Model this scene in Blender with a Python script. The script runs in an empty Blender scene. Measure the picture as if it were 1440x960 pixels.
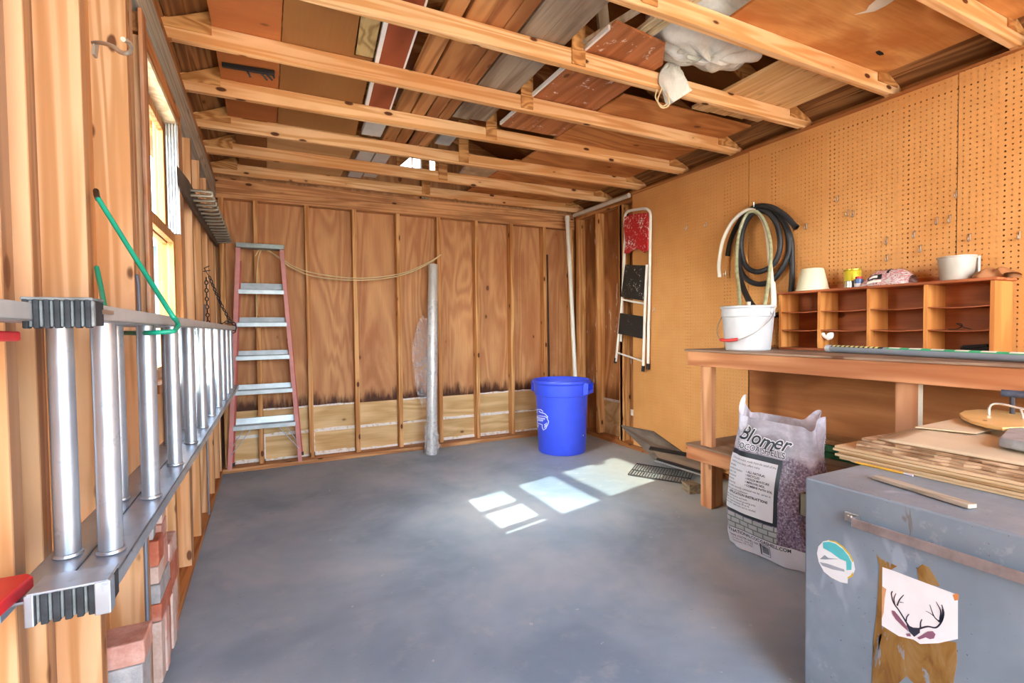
import bpy, bmesh, math, random
from mathutils import Vector, Matrix
random.seed(7)
PI = math.pi
scene = bpy.context.scene
COL = scene.collection
FY = -2.2            # the open front of the shed

# ------------------------------------------------------------------ camera numbers
FPX, CAMH = 699.2, 1.198
YAW, PITCH, ROLL = math.radians(26.24), math.radians(-1.661), math.radians(-0.636)
_F = Vector((math.sin(YAW)*math.cos(PITCH), math.cos(YAW)*math.cos(PITCH), math.sin(PITCH)))
_r = Vector((math.cos(YAW), -math.sin(YAW), 0)); _u = _r.cross(_F)
_R = math.cos(ROLL)*_r + math.sin(ROLL)*_u
_U = -math.sin(ROLL)*_r + math.cos(ROLL)*_u
_C = Vector((0, 0, CAMH))
def ray(px, py): return _F + _R*((px-720)/FPX) - _U*((py-480)/FPX)
def PX(px, py, x):                       # point seen at a pixel on the wall x = const
    d = ray(px, py); return _C + d*(x/d.x)
def PY(px, py, y):
    d = ray(px, py); return _C + d*(y/d.y)
def PZ(px, py, z):
    d = ray(px, py); return _C + d*((z-CAMH)/d.z)

# ------------------------------------------------------------------ mesh builder
class MB:
    def __init__(s): s.v = []; s.f = []; s.m = []
    def add(s, vs, fs, mi=0):
        b = len(s.v); s.v += [Vector(p) for p in vs]
        s.f += [tuple(b+i for i in f) for f in fs]; s.m += [mi]*len(fs); return s
    def box(s, x0, x1, y0, y1, z0, z1, mi=0):
        return s.add([(x0,y0,z0),(x1,y0,z0),(x1,y1,z0),(x0,y1,z0),(x0,y0,z1),(x1,y0,z1),(x1,y1,z1),(x0,y1,z1)],
                     [(0,3,2,1),(4,5,6,7),(0,1,5,4),(1,2,6,5),(2,3,7,6),(3,0,4,7)], mi)
    def obox(s, c, a, b, n, ha, hb, hn, mi=0):
        c = Vector(c); a = Vector(a).normalized()*ha; b = Vector(b).normalized()*hb; n = Vector(n).normalized()*hn
        P = [c+a*i+b*j+n*k for k in (-1,1) for (i,j) in ((-1,-1),(1,-1),(1,1),(-1,1))]
        return s.add(P, [(0,3,2,1),(4,5,6,7),(0,1,5,4),(1,2,6,5),(2,3,7,6),(3,0,4,7)], mi)
    def bar(s, p, q, w, h, up=(0,0,1), mi=0):
        p = Vector(p); q = Vector(q); t = (q-p).normalized(); up = Vector(up)
        sd = t.cross(up).normalized(); u2 = sd.cross(t).normalized()
        return s.obox((p+q)/2, t, sd, u2, (q-p).length/2, w/2, h/2, mi)
    def slab(s, pts, off, mi=0):          # polygon (list of 3-D points) pushed by a vector
        pts = [Vector(p) for p in pts]; off = Vector(off); n = len(pts)
        fs = [tuple(reversed(range(n))), tuple(range(n, 2*n))]
        fs += [(i, (i+1) % n, n+(i+1) % n, n+i) for i in range(n)]
        return s.add(pts+[p+off for p in pts], fs, mi)
    def tube(s, pts, r, n=10, closed=False, cap=True, mi=0, squash=None):
        pts = [Vector(p) for p in pts]; m = len(pts); rings = []; up = None
        for i, p in enumerate(pts):
            a = pts[i-1] if (i > 0 or closed) else p
            b = pts[(i+1) % m] if (i < m-1 or closed) else p
            t = (b-a).normalized()
            if up is None:
                up = Vector((0,0,1)) if abs(t.z) < .9 else Vector((1,0,0))
            sd = t.cross(up)
            if sd.length < 1e-6: sd = t.orthogonal()
            sd.normalize(); up = sd.cross(t).normalized()
            rr = r(i/(m-1)) if callable(r) else r
            rings.append([p + (sd*math.cos(2*PI*k/n) + up*math.sin(2*PI*k/n))*rr for k in range(n)])
        vs = [v for rg in rings for v in rg]; fs = []
        for i in range(m if closed else m-1):
            j = (i+1) % m
            fs += [(i*n+k, i*n+(k+1) % n, j*n+(k+1) % n, j*n+k) for k in range(n)]
        if cap and not closed:
            fs += [tuple(reversed(range(n))), tuple((m-1)*n+k for k in range(n))]
        return s.add(vs, fs, mi)
    def lathe(s, prof, c=(0,0,0), n=32, mi=0, axis=None, cap=True):
        c = Vector(c); ax = Vector(axis).normalized() if axis else Vector((0,0,1))
        e1 = ax.orthogonal().normalized() if axis else Vector((1,0,0)); e2 = ax.cross(e1)
        vs = []
        for (r, z) in prof:
            vs += [c + ax*z + (e1*math.cos(2*PI*k/n) + e2*math.sin(2*PI*k/n))*r for k in range(n)]
        fs = []
        for i in range(len(prof)-1):
            fs += [(i*n+k, i*n+(k+1) % n, (i+1)*n+(k+1) % n, (i+1)*n+k) for k in range(n)]
        if cap:
            fs += [tuple(reversed(range(n))), tuple((len(prof)-1)*n+k for k in range(n))]
        return s.add(vs, fs, mi)
    def grid(s, fn, nu, nv, mi=0, cu=False):
        vs = [Vector(fn(i/(nu if cu else nu-1), j/(nv-1))) for j in range(nv) for i in range(nu)]
        fs = []
        for j in range(nv-1):
            for i in range(nu if cu else nu-1):
                k = (i+1) % nu
                fs.append((j*nu+i, j*nu+k, (j+1)*nu+k, (j+1)*nu+i))
        return s.add(vs, fs, mi)
    def build(s, name, mat, parent=None, smooth=False, bevel=0, solid=0, angle=40, base=None, sub=0):
        if parent is not None: o0 = Vector(parent['_w']) if '_w' in parent else Vector((0,0,0))
        else:
            if base is None:
                xs = [p.x for p in s.v]; ys = [p.y for p in s.v]; zs = [p.z for p in s.v]
                o0 = Vector(((min(xs)+max(xs))/2, (min(ys)+max(ys))/2, min(zs)))
            else: o0 = Vector(base)
        me = bpy.data.meshes.new(name)
        me.from_pydata([tuple(p-o0) for p in s.v], [], s.f)
        mats = mat if isinstance(mat, (list, tuple)) else [mat]
        for mm in mats: me.materials.append(mm)
        if len(mats) > 1: me.polygons.foreach_set('material_index', s.m)
        bm = bmesh.new(); bm.from_mesh(me); bmesh.ops.recalc_face_normals(bm, faces=bm.faces); bm.to_mesh(me); bm.free()
        if smooth:
            me.polygons.foreach_set('use_smooth', [True]*len(me.polygons))
            me.set_sharp_from_angle(angle=math.radians(angle))
        me.update()
        o = bpy.data.objects.new(name, me); COL.objects.link(o)
        if parent is not None: o.parent = parent
        else: o.location = o0
        o['_w'] = tuple(o0)
        if solid: md = o.modifiers.new('s', 'SOLIDIFY'); md.thickness = solid; md.offset = 0
        if bevel:
            md = o.modifiers.new('b', 'BEVEL'); md.width = bevel; md.segments = 2; md.limit_method = 'ANGLE'; md.angle_limit = math.radians(50)
        if sub:
            md = o.modifiers.new('u', 'SUBSURF'); md.levels = sub; md.render_levels = sub
        return o

def thing(name, label, cat, loc, group=None):
    o = bpy.data.objects.new(name, None); COL.objects.link(o)
    o.location = loc; o['_w'] = tuple(loc); o.empty_display_size = .05
    return tag(o, label, cat, group)
def tag(o, label, cat, group=None):
    o['label'] = label; o['category'] = cat
    if group: o['group'] = group
    return o
def struct(o): o['kind'] = 'structure'; return o
def srgb(h):
    h = h.lstrip('#'); c = [int(h[i:i+2], 16)/255 for i in (0, 2, 4)]
    return tuple((x/12.92 if x <= .04045 else ((x+.055)/1.055)**2.4) for x in c) + (1,)
def spline(pts, n=8, closed=False):      # Catmull-Rom through 3-D points
    pts = [Vector(p) for p in pts]; m = len(pts); out = []
    for i in range(m if closed else m-1):
        g = (lambda k: pts[k % m]) if closed else (lambda k: pts[max(0, min(m-1, k))])
        a, b, c, d = g(i-1), g(i), g(i+1), g(i+2)
        for j in range(n):
            t = j/n
            out.append(.5*((2*b)+(c-a)*t+(2*a-5*b+4*c-d)*t*t+(3*b-a-3*c+d)*t**3))
    if not closed: out.append(pts[-1])
    return out

# ------------------------------------------------------------------ materials
def ws(h, k=.05):                         # wood colour, slightly greyed
    c = srgb(h); l = .3*c[0]+.55*c[1]+.15*c[2]
    return tuple(x*(1-k)+l*k for x in c[:3])+(1,)
class NT:
    def __init__(s, name):
        s.mat = bpy.data.materials.new(name); s.mat.use_nodes = True
        s.t = s.mat.node_tree; s.n = s.t.nodes; s.L = s.t.links
        s.bsdf = s.n['Principled BSDF']; s.out = s.n['Material Output']
    def new(s, typ, **kw):
        nd = s.n.new(typ)
        for k, v in kw.items():
            if k.startswith('i_'):
                key = k[2:]; key = int(key) if key.isdigit() else key.replace('_', ' ')
                s.put(nd.inputs[key], v)
            else: setattr(nd, k, v)
        return nd
    def put(s, sock, v):
        if isinstance(v, bpy.types.NodeSocket): s.L.new(v, sock)
        elif isinstance(v, bpy.types.Node): s.L.new(v.outputs[0], sock)
        else: sock.default_value = v
    def math(s, op, a, b=0.0, clamp=False):
        nd = s.new('ShaderNodeMath', operation=op, use_clamp=clamp); s.put(nd.inputs[0], a); s.put(nd.inputs[1], b); return nd.outputs[0]
    def vec(s, off=True, scale=(1,1,1)):
        tc = s.new('ShaderNodeTexCoord'); v = tc.outputs['Object']
        if off:
            oi = s.new('ShaderNodeObjectInfo')
            k = s.new('ShaderNodeVectorMath', operation='SCALE'); s.put(k.inputs[0], (13.1, 7.7, 5.3)); s.L.new(oi.outputs['Random'], k.inputs['Scale'])
            a = s.new('ShaderNodeVectorMath', operation='ADD'); s.L.new(v, a.inputs[0]); s.L.new(k.outputs[0], a.inputs[1]); v = a.outputs[0]
        if scale != (1,1,1): v = s.mul(v, scale)
        return v
    def world(s):
        return s.new('ShaderNodeNewGeometry').outputs['Position']
    def mul(s, v, scale):
        m = s.new('ShaderNodeVectorMath', operation='MULTIPLY'); s.L.new(v, m.inputs[0]); m.inputs[1].default_value = scale; return m.outputs[0]
    def noise(s, v, scale=1, detail=2, rough=.5, dist=0):
        n = s.new('ShaderNodeTexNoise'); s.L.new(v, n.inputs['Vector'])
        n.inputs['Scale'].default_value = scale; n.inputs['Detail'].default_value = detail
        n.inputs['Roughness'].default_value = rough; n.inputs['Distortion'].default_value = dist
        return n.outputs['Fac']
    def ramp(s, f, *stops, interp='LINEAR'):
        r = s.new('ShaderNodeValToRGB'); s.L.new(f, r.inputs[0]); e = r.color_ramp; e.interpolation = interp
        while len(e.elements) < len(stops): e.elements.new(.5)
        for el, (p, c) in zip(e.elements, stops):
            el.position = p; el.color = c if isinstance(c, tuple) else (c, c, c, 1)
        return r.outputs[0]
    def mix(s, f, a, b, blend='MIX'):
        m = s.new('ShaderNodeMix', data_type='RGBA', blend_type=blend)
        s.put(m.inputs['Factor'], f); s.put(m.inputs['A'], a); s.put(m.inputs['B'], b); return m.outputs['Result']
    def sstep(s, x, a, b):
        m = s.new('ShaderNodeMapRange', interpolation_type='SMOOTHSTEP'); s.put(m.inputs[0], x)
        m.inputs[1].default_value = a; m.inputs[2].default_value = b; return m.outputs[0]
    def sep(s, v):
        n = s.new('ShaderNodeSeparateXYZ'); s.L.new(v, n.inputs[0]); return n.outputs
    def bump(s, h, strength=.2, dist=.01):
        b = s.new('ShaderNodeBump'); b.inputs['Strength'].default_value = strength; b.inputs['Distance'].default_value = dist
        s.L.new(h, b.inputs['Height']); s.L.new(b.outputs[0], s.bsdf.inputs['Normal'])
    def color(s, c): s.put(s.bsdf.inputs['Base Color'], c); return s
    def done(s, rough=.6, metal=0, spec=.4):
        s.put(s.bsdf.inputs['Roughness'], rough); s.bsdf.inputs['Metallic'].default_value = metal
        s.bsdf.inputs['Specular IOR Level'].default_value = spec
        return s.mat

def plain(name, hexc, rough=.5, metal=0, var=.12, vs=9, spec=.4, coat=0):
    t = NT(name); c = srgb(hexc); n = t.noise(t.vec(), vs, 4, .6)
    d = tuple(x*(1-var*1.6) for x in c[:3])+(1,); l = tuple(min(1, x*(1+var)) for x in c[:3])+(1,)
    t.color(t.ramp(n, (.3, d), (.7, l)))
    if coat: t.bsdf.inputs['Coat Weight'].default_value = coat
    return t.done(rough, metal, spec)

def wood(name, light, dark, axis='Z', cross=15., grain=.6, freq=34., knots=.5, stain=None, stain_amt=.5, stain_sc=1.6, rough=.62, streak=.35, contrast=1., bump=.12):
    """sawn softwood: growth lines along one axis, fine streaks, knots, large stains"""
    t = NT(name); v = t.vec(); ix = 'XYZ'.index(axis)
    sc = [cross]*3; sc[ix] = grain
    a = t.noise(t.mul(v, tuple(sc)), 1, 2, .45, .25)
    ring = t.math('ADD', t.math('MULTIPLY', t.math('SINE', t.math('MULTIPLY', a, freq)), .5), .5)
    s2 = [75.]*3; s2[ix] = 2.2
    fine = t.noise(t.mul(v, tuple(s2)), 1, 2, .6)
    f = t.math('ADD', t.math('MULTIPLY', ring, 1-streak), t.math('MULTIPLY', fine, streak))
    L, D = ws(light), ws(dark)
    M = tuple((l+d)/2 for l, d in zip(L, D))
    col = t.ramp(f, (.5-.38/contrast, D), (.5, M), (.5+.25/contrast, L))
    if stain:
        st = t.noise(t.mul(v, tuple(stain_sc*(.35 if i == ix else 1) for i in range(3))), 1, 4, .6, .4)
        col = t.mix(t.math('MULTIPLY', t.sstep(st, .44, .68), stain_amt), col, ws(stain))
    if knots > 0:
        kv = [11.]*3; kv[ix] = 4.8
        vo = t.new('ShaderNodeTexVoronoi'); t.L.new(t.mul(v, tuple(kv)), vo.inputs['Vector']); vo.inputs['Scale'].default_value = 1
        kd = t.math('ADD', vo.outputs['Distance'], t.math('MULTIPLY', t.math('SUBTRACT', fine, .5), .06))
        col = t.mix(t.math('MULTIPLY', t.math('SUBTRACT', 1, t.sstep(kd, .16, .34)), knots*.55), col, D)
        k = t.math('MULTIPLY', t.math('SUBTRACT', 1, t.sstep(kd, .10, .155)), min(1, knots*1.5))
        col = t.mix(k, col, srgb('5a2f12'))
    t.color(col)
    if bump: t.bump(f, bump, .004)
    return t.done(rough, 0, .3)

def plywood(name, light, dark, axis='Z', cross=2.4, grain=.5, lines=60., stain=None, stain_amt=.5, stain_sc=2.0, foot=None, foot_at=.56, white=0, rough=.62, contrast=1., footnoise=.16):
    """rotary-cut veneer: contour-like grain drawn out along one axis"""
    t = NT(name); v = t.vec(); ix = 'XYZ'.index(axis)
    sc = [cross]*3; sc[ix] = grain
    a = t.noise(t.mul(v, tuple(sc)), 1, 2.5, .5, .5)
    ring = t.math('ADD', t.math('MULTIPLY', t.math('SINE', t.math('MULTIPLY', a, lines)), .5), .5)
    s2 = [90.]*3; s2[ix] = 4
    fine = t.noise(t.mul(v, tuple(s2)), 1, 2, .6)
    f = t.math('ADD', t.math('MULTIPLY', ring, .45), t.math('MULTIPLY', fine, .55))
    L, D = ws(light), ws(dark); M = tuple((l+d)/2 for l, d in zip(L, D))
    col = t.ramp(f, (.5-.32/contrast, D), (.5, M), (.5+.26/contrast, L))
    if stain:
        st = t.noise(t.mul(v, tuple(stain_sc*(.4 if i == ix else 1) for i in range(3))), 1, 5, .62, .5)
        col = t.mix(t.math('MULTIPLY', t.sstep(st, .45, .66), stain_amt), col, ws(stain))
    vo = t.new('ShaderNodeTexVoronoi'); kv = [5.]*3; kv[ix] = 3.
    t.L.new(t.mul(v, tuple(kv)), vo.inputs['Vector']); vo.inputs['Scale'].default_value = 1
    kd = t.math('ADD', vo.outputs['Distance'], t.math('MULTIPLY', t.math('SUBTRACT', a, .5), .12))
    col = t.mix(t.math('MULTIPLY', t.math('SUBTRACT', 1, t.sstep(kd, .10, .30)), .35), col, D)
    k = t.math('MULTIPLY', t.math('SUBTRACT', 1, t.sstep(kd, .05, .10)), .8)
    col = t.mix(k, col, srgb('55290f'))
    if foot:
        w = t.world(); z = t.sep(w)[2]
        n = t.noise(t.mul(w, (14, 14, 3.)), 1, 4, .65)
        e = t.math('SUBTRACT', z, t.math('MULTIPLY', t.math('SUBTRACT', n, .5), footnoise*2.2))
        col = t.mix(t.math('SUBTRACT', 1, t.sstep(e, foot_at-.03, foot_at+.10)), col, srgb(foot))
    if white:
        w = t.world(); n = t.noise(t.mul(w, (16, 16, 3.2)), 1, 4, .7)
        col = t.mix(t.math('MULTIPLY', t.sstep(n, .60, .70), white), col, srgb('e6ddd0'))
    t.color(col); t.bump(f, .08, .003)
    return t.done(rough, 0, .3)

M = {}
M['stud'] = wood('stud_wood', 'e2b788', 'c4935e', 'Z', stain='d0853f', stain_amt=.4, knots=.6, contrast=1.3)
M['studback'] = wood('back_stud_wood', 'dca768', 'b57a3c', 'Z', stain='a9642c', stain_amt=.5, knots=.8, contrast=1.2)
M['weathered'] = wood('weathered_edge_wood', 'b9885a', '94643a', 'Z', stain='a59078', stain_amt=.5, knots=.4)
M['joist'] = wood('joist_wood', 'edc28a', 'd49b5b', 'X', stain='c27a34', stain_amt=.6, stain_sc=1.2, knots=.7, contrast=1.3)
M['rafter'] = wood('rafter_wood', 'd39a5c', 'a9682f', 'X', stain='9a5725', stain_amt=.5, knots=.6)
M['plate'] = wood('plate_wood', 'd9a066', 'ad7240', 'X', stain='7c5230', stain_amt=.55, stain_sc=3, knots=.7)
M['platey'] = wood('side_plate_wood', 'c58649', '9a5c2a', 'Y', stain='7c4a22', stain_amt=.5, knots=.6)
M['grayplate'] = wood('grey_plate_wood', 'b6b1a0', '8f8a7a', 'Y', stain='7d9088', stain_amt=.4, stain_sc=3, knots=.5)
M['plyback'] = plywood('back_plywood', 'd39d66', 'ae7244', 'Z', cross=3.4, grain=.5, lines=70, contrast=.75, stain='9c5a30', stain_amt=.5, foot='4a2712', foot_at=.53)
M['plyleft'] = plywood('left_sheathing', 'd3a06a', 'b5804c', 'Z', stain='b06f35', stain_amt=.4)
M['plyright'] = plywood('right_sheathing', 'b97d49', '8a5127', 'Z', stain='6d3d1c', stain_amt=.6, white=.75)
M['gusset'] = plywood('gusset_plywood', 'd39a55', 'a3662a', 'X', cross=6, grain=2.2, lines=70, contrast=1.2)
M['roofply'] = plywood('roof_plywood', 'bb6f34', '9d5522', 'X', cross=1.5, grain=.4, lines=30, stain='8f4a1e', stain_amt=.4, contrast=.6)
M['roofdark'] = plywood('dark_roof_plywood', 'a8682f', '865021', 'X', cross=1.5, grain=.5, lines=24, stain='6f4019', stain_amt=.5, contrast=.6)
M['atticply'] = plywood('attic_plywood', 'cf8a48', 'a55f27', 'X', cross=2.0, grain=.5, lines=70, stain='a2591f', stain_amt=.6, contrast=.9)
M['attictan'] = plywood('attic_tan_plywood', 'dca05a', 'b5722f', 'X', cross=1.6, grain=.8, lines=50, stain='b06428', stain_amt=.75, stain_sc=3.5, contrast=.8)
M['eave'] = wood('eave_board_wood', 'a8713d', '74451f', 'Y', cross=14, grain=.5, stain='5f3818', stain_amt=.5, knots=.5)
M['benchwood'] = wood('bench_wood', 'd09262', 'a8663a', 'Y', cross=6, stain='a04f28', stain_amt=.5, knots=.6)
M['benchleg'] = wood('bench_leg_wood', 'd8a071', 'b07548', 'Z', cross=6, stain='9c5128', stain_amt=.5, knots=.4)
M['benchtop'] = plywood('bench_top_plywood', 'a58a72', '7d6350', 'Y', stain='5d4c40', stain_amt=.5)
M['benchback'] = plywood('bench_back_plywood', 'bf7d42', '9d5c2a', 'Y', cross=4, grain=.6, lines=40, stain='8d4f22', stain_amt=.5, contrast=.7)
M['palewood'] = wood('pale_wood', 'd9c9a8', 'bda882', 'Z', cross=8, knots=.1)
M['plywedge'] = plain('plywood_edge', 'd8c39c', .7)
M['white'] = plain('white_paint', 'e9e7df', .5, var=.06)
M['brown'] = plain('dark_floor_grate', '2a2624', .5)

# ------------------------------------------------------------------ floor / concrete
def concrete():
    t = NT('painted_concrete'); w = t.world()
    big = t.noise(w, 1.1, 4, .6, .3); mid = t.noise(w, 7, 5, .65); fine = t.noise(w, 60, 3, .7)
    col = t.ramp(big, (.36, srgb('829bb0')), (.5, srgb('9bb2c4')), (.64, srgb('b3c3cf')))
    col = t.mix(t.math('MULTIPLY', t.sstep(mid, .52, .72), .35), col, srgb('bcc6cb'))
    col = t.mix(t.math('MULTIPLY', t.sstep(fine, .62, .74), .3), col, srgb('5f6b76'))
    # bare brownish wear along the right side and the back corner
    x, y, z = t.sep(w)
    wr = t.noise(t.mul(w, (1.3, .8, 1)), 1, 3, .6)
    wear = t.math('MULTIPLY', t.sstep(t.math('ADD', x, t.math('MULTIPLY', wr, 1.2)), 2.4, 3.5), .55)
    col = t.mix(wear, col, srgb('a0977f'))
    sp = t.noise(w, 22, 2, .5)
    col = t.mix(t.math('MULTIPLY', t.sstep(sp, .73, .76), .7), col, srgb('c9cfd2'))
    sc = t.noise(t.mul(w, (3.5, 9, 1)), 1, 4, .7, 1.5)
    col = t.mix(t.math('MULTIPLY', t.sstep(sc, .66, .74), .35), col, srgb('5d6973'))
    t.color(col); t.bump(mid, .06, .01)
    return t.done(t.ramp(mid, (.3, .38), (.7, .6)), 0, .45)
M['concrete'] = concrete()
M['drive'] = plain('driveway_concrete', 'cfcac0', .8, var=.1, vs=3)

def pegmat():
    t = NT('pegboard_hardboard'); w = t.world(); p = .0266
    x, y, z = t.sep(w)
    def cell(c): return t.math('SUBTRACT', t.math('FRACT', t.math('DIVIDE', t.math('ADD', c, 10), p)), .5)
    a, b = cell(y), cell(z)
    d = t.math('SQRT', t.math('ADD', t.math('MULTIPLY', a, a), t.math('MULTIPLY', b, b)))
    n = t.noise(w, 1.5, 4, .6); f = t.noise(w, 130, 2, .6)
    col = t.ramp(n, (.3, srgb('c58a4c')), (.7, srgb('d9a264')))
    col = t.mix(t.math('MULTIPLY', t.sstep(f, .5, .7), .15), col, srgb('b67a3e'))
    k = t.noise(t.mul(w, (3, 5, 5)), 1, 4, .7)
    col = t.mix(t.math('MULTIPLY', t.sstep(k, .68, .78), .5), col, srgb('8d5526'))
    t.color(col); t.done(.55, 0, .3)
    tr = t.new('ShaderNodeBsdfTransparent'); mx = t.new('ShaderNodeMixShader')
    t.L.new(t.math('LESS_THAN', d, .16), mx.inputs[0]); t.L.new(t.bsdf.outputs[0], mx.inputs[1]); t.L.new(tr.outputs[0], mx.inputs[2])
    t.L.new(mx.outputs[0], t.out.inputs[0])
    return t.mat
M['peg'] = pegmat()

def film(name, tint='e8eaf0', clear=.55, rough=.18, bump=.55):
    t = NT(name); n = t.noise(t.vec(), 22, 5, .7, 1.0)
    t.color(srgb(tint)); t.bump(n, bump, .02); t.done(rough, 0, .6)
    tr = t.new('ShaderNodeBsdfTransparent'); tr.inputs[0].default_value = (.95, .95, .96, 1)
    mx = t.new('ShaderNodeMixShader'); f = t.ramp(n, (.3, clear*.7), (.7, min(1, clear*1.25)))
    t.L.new(f, mx.inputs[0]); t.L.new(t.bsdf.outputs[0], mx.inputs[1]); t.L.new(tr.outputs[0], mx.inputs[2])
    t.L.new(mx.outputs[0], t.out.inputs[0]); return t.mat
def glass():
    t = NT('window_glass'); n = t.noise(t.vec(), 3, 3, .5)
    g = t.new('ShaderNodeBsdfGlossy'); g.inputs['Roughness'].default_value = .03
    tr = t.new('ShaderNodeBsdfTransparent'); tr.inputs[0].default_value = (.93, .97, .98, 1)
    mx = t.new('ShaderNodeMixShader'); t.L.new(t.ramp(n, (.3, .05), (.7, .10)), mx.inputs[0])
    t.L.new(tr.outputs[0], mx.inputs[1]); t.L.new(g.outputs[0], mx.inputs[2]); t.L.new(mx.outputs[0], t.out.inputs[0]); return t.mat

XL, XR, YB, ZJ = -.357, 3.18, 4.80, 2.484
XC = (XL+XR)/2
JY = [.535, 1.059, 1.59, 2.103, 2.647, 3.171, 3.707, 4.222, 4.741]   # near faces of the ceiling joists
# ================================================================== SHELL
fl = struct(MB().box(-.5, 3.32, FY, 4.95, -.12, 0).build('floor', M['concrete'], base=(0,0,0)))
gr = struct(MB().box(-14, 16, -16, 18, -.3, -.13).build('ground', M['drive'], base=(0,0,0)))

# pale sided building beyond the left window
m = MB(); m.box(-9, -1.3, 11.0, 14.0, -.13, 2.75)
for i in range(26): m.box(-9+.3*i, -8.95+.3*i, 10.975, 11.0, -.13, 2.75)
nb = thing('neighbour_building', 'pale blue grey sided building outside, seen through the lower pane of the left window', 'building', (-5, 11, -.13))
m.build('siding', plain('pale_siding', '64808c', .7, var=.04), nb)
m = MB(); m.slab([(-9.3, 10.7, 2.70), (-1.0, 10.7, 2.70), (-1.0, 12.5, 3.15), (-9.3, 12.5, 3.15)], (0, 0, .05)); m.slab([(-9.3, 14.3, 2.70), (-1.0, 14.3, 2.70), (-1.0, 12.5, 3.15), (-9.3, 12.5, 3.15)], (0, 0, .05)); m.build('roof', plain('pale_shingles', 'b5bcc0', .8), nb)
# --- left wall with its window opening y 2.10..2.88, z 1.0..2.19
WY0, WY1, WZ0, WZ1 = 2.10, 2.88, 1.01, 2.185
wl = MB(); xs0, xs1 = -.462, -.446
for (y0, y1, z0, z1) in ((FY, WY0, 0, 2.48), (WY1, 4.95, 0, 2.48), (WY0, WY1, 0, WZ0), (WY0, WY1, WZ1, 2.48)):
    wl.box(xs0, xs1, y0, y1, z0, z1)
wall_left = struct(wl.build('wall_left', M['plyleft'], base=(0,0,0)))
def stud_l(y, w=.038, z0=.038, z1=2.30, m='stud'):
    b = MB(); b.box(-.446, XL-.0015, y, y+w, z0, z1); b.box(XL-.0015, XL, y+.001, y+w-.001, z0, z1, 1)
    b.build('stud', [M[m], M['weathered']], wall_left)
for y in (.61, 1.02, 1.13, 1.43, 1.87): stud_l(y)
stud_l(1.912, .04); stud_l(2.06, .038, .94, WZ1)
for y in (2.465,): stud_l(y, .038, .038, WZ0-.03)
stud_l(2.88, .04, .038, WZ1); stud_l(2.925, .04)
for y in (3.278, 3.684, 4.09, 4.497, 4.70): stud_l(y)
MB().box(-.452, XL+.004, FY, 4.80, 0, .036).build('bottom_plate', M['platey'], wall_left, bevel=.002)
MB().box(-.446, XL-.002, FY, 4.80, 2.415, 2.482).build('top_plate', M['platey'], wall_left, bevel=.002)
MB().box(-.40, XL+.006, FY, 4.78, 2.262, 2.418).build('plate_board', M['grayplate'], wall_left, bevel=.002)
MB().box(-.445, XL, WY0-.04, WY1+.04, WZ1+.012, 2.262).build('header', M['platey'], wall_left, bevel=.002)
# window
win = struct(MB().box(-.455, XL-.004, WY0, WY1, WZ1-.008, WZ1+.014).build('window_1', M['palewood'], base=(-.4, 2.5, WZ0)))
trimw = wood('window_trim_wood', 'b9834a', '95602c', 'Z', knots=.1)
fr = MB(); fr.box(-.455, XL, WY0, WY0+.02, WZ0, WZ1); fr.box(-.455, XL, WY1-.02, WY1, WZ0, WZ1); fr.box(-.47, XL+.02, WY0-.02, WY1+.02, WZ0-.03, WZ0)
fr.build('window_frame', trimw, win, bevel=.002)
zm = 1.64
def sash(name, x0, x1, z0, z1, st=.045):
    m = MB(); ya, yb = WY0+.022, WY1-.022
    m.box(x0, x1, ya, ya+st, z0, z1); m.box(x0, x1, yb-st, yb, z0, z1)
    m.box(x0, x1, ya+st, yb-st, z0, z0+st); m.box(x0, x1, ya+st, yb-st, z1-st, z1)
    s = m.build(name, trimw, win, bevel=.002)
    MB().box((x0+x1)/2-.002, (x0+x1)/2+.002, ya+st, yb-st, z0+st, z1-st).build('pane', M['glassm'], s)
M['glassm'] = glass()
sash('upper_sash', -.437, -.412, zm-.03, WZ1-.01)
sash('lower_sash', -.408, -.383, WZ0, zm+.02)
alu = plain('aluminium_liner', 'cfd4d6', .35, .6)
m = MB()
for i in range(4): m.box(-.405+i*.012, -.400+i*.012, WY1-.045, WY1-.02, zm+.02, WZ1-.01)
m.box(-.409, XL-.002, WY1-.026, WY1-.02, zm+.02, WZ1-.01); m.build('jamb_liner', alu, win)
# painted strip of trim beside the window
struct(MB().box(XL, XL+.012, 2.03, 2.10, .98, 2.262).build('trim_1', wood('old_trim_wood', 'b47a4c', '85502a', 'Z', stain='d8c9b4', stain_amt=.5, stain_sc=5, knots=.3), bevel=.002))

# --- back wall
GX0, GX1, GZ0, GZ1 = 1.20, 1.56, 2.75, 2.93      # small gable window
RISE = .42
def roofz(x): return ZJ+.10+(XC-XL-abs(x-XC))*RISE
wb = MB()
wb.box(XL-.1, XR+.1, YB+.089, YB+.102, 0, 2.5)
y0, y1 = YB+.089, YB+.102
def gab(poly): wb.slab([(x, y0, z) for x, z in poly], (0, y1-y0, 0))
zt = lambda x: roofz(x)+.02
gab([(XL-.1, 2.5), (GX0, 2.5), (GX0, zt(GX0)), (XL-.1, zt(XL)-.04)])
gab([(GX1, 2.5), (XR+.1, 2.5), (XR+.1, zt(XR)-.04), (GX1, zt(GX1))])
gab([(GX0, 2.5), (GX1, 2.5), (GX1, GZ0), (GX0, GZ0)])
gab([(GX0, GZ1), (GX1, GZ1), (GX1, zt(GX1)), (XC, zt(XC)), (GX0, zt(GX0))])
wall_back = struct(wb.build('wall_back', M['plyback'], base=(0,0,0)))
BSX = [.3434-.4064+.4064*i for i in range(8)]
for i, x in enumerate(BSX):
    MB().box(x-.019, x+.019, YB, YB+.089, .04, 2.30).build('stud', M['studback'], wall_back, bevel=.002)
MB().box(-.338, -.30, YB-.01, YB+.089, .04, 2.30).build('stud', M['studback'], wall_back, bevel=.002)
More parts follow.
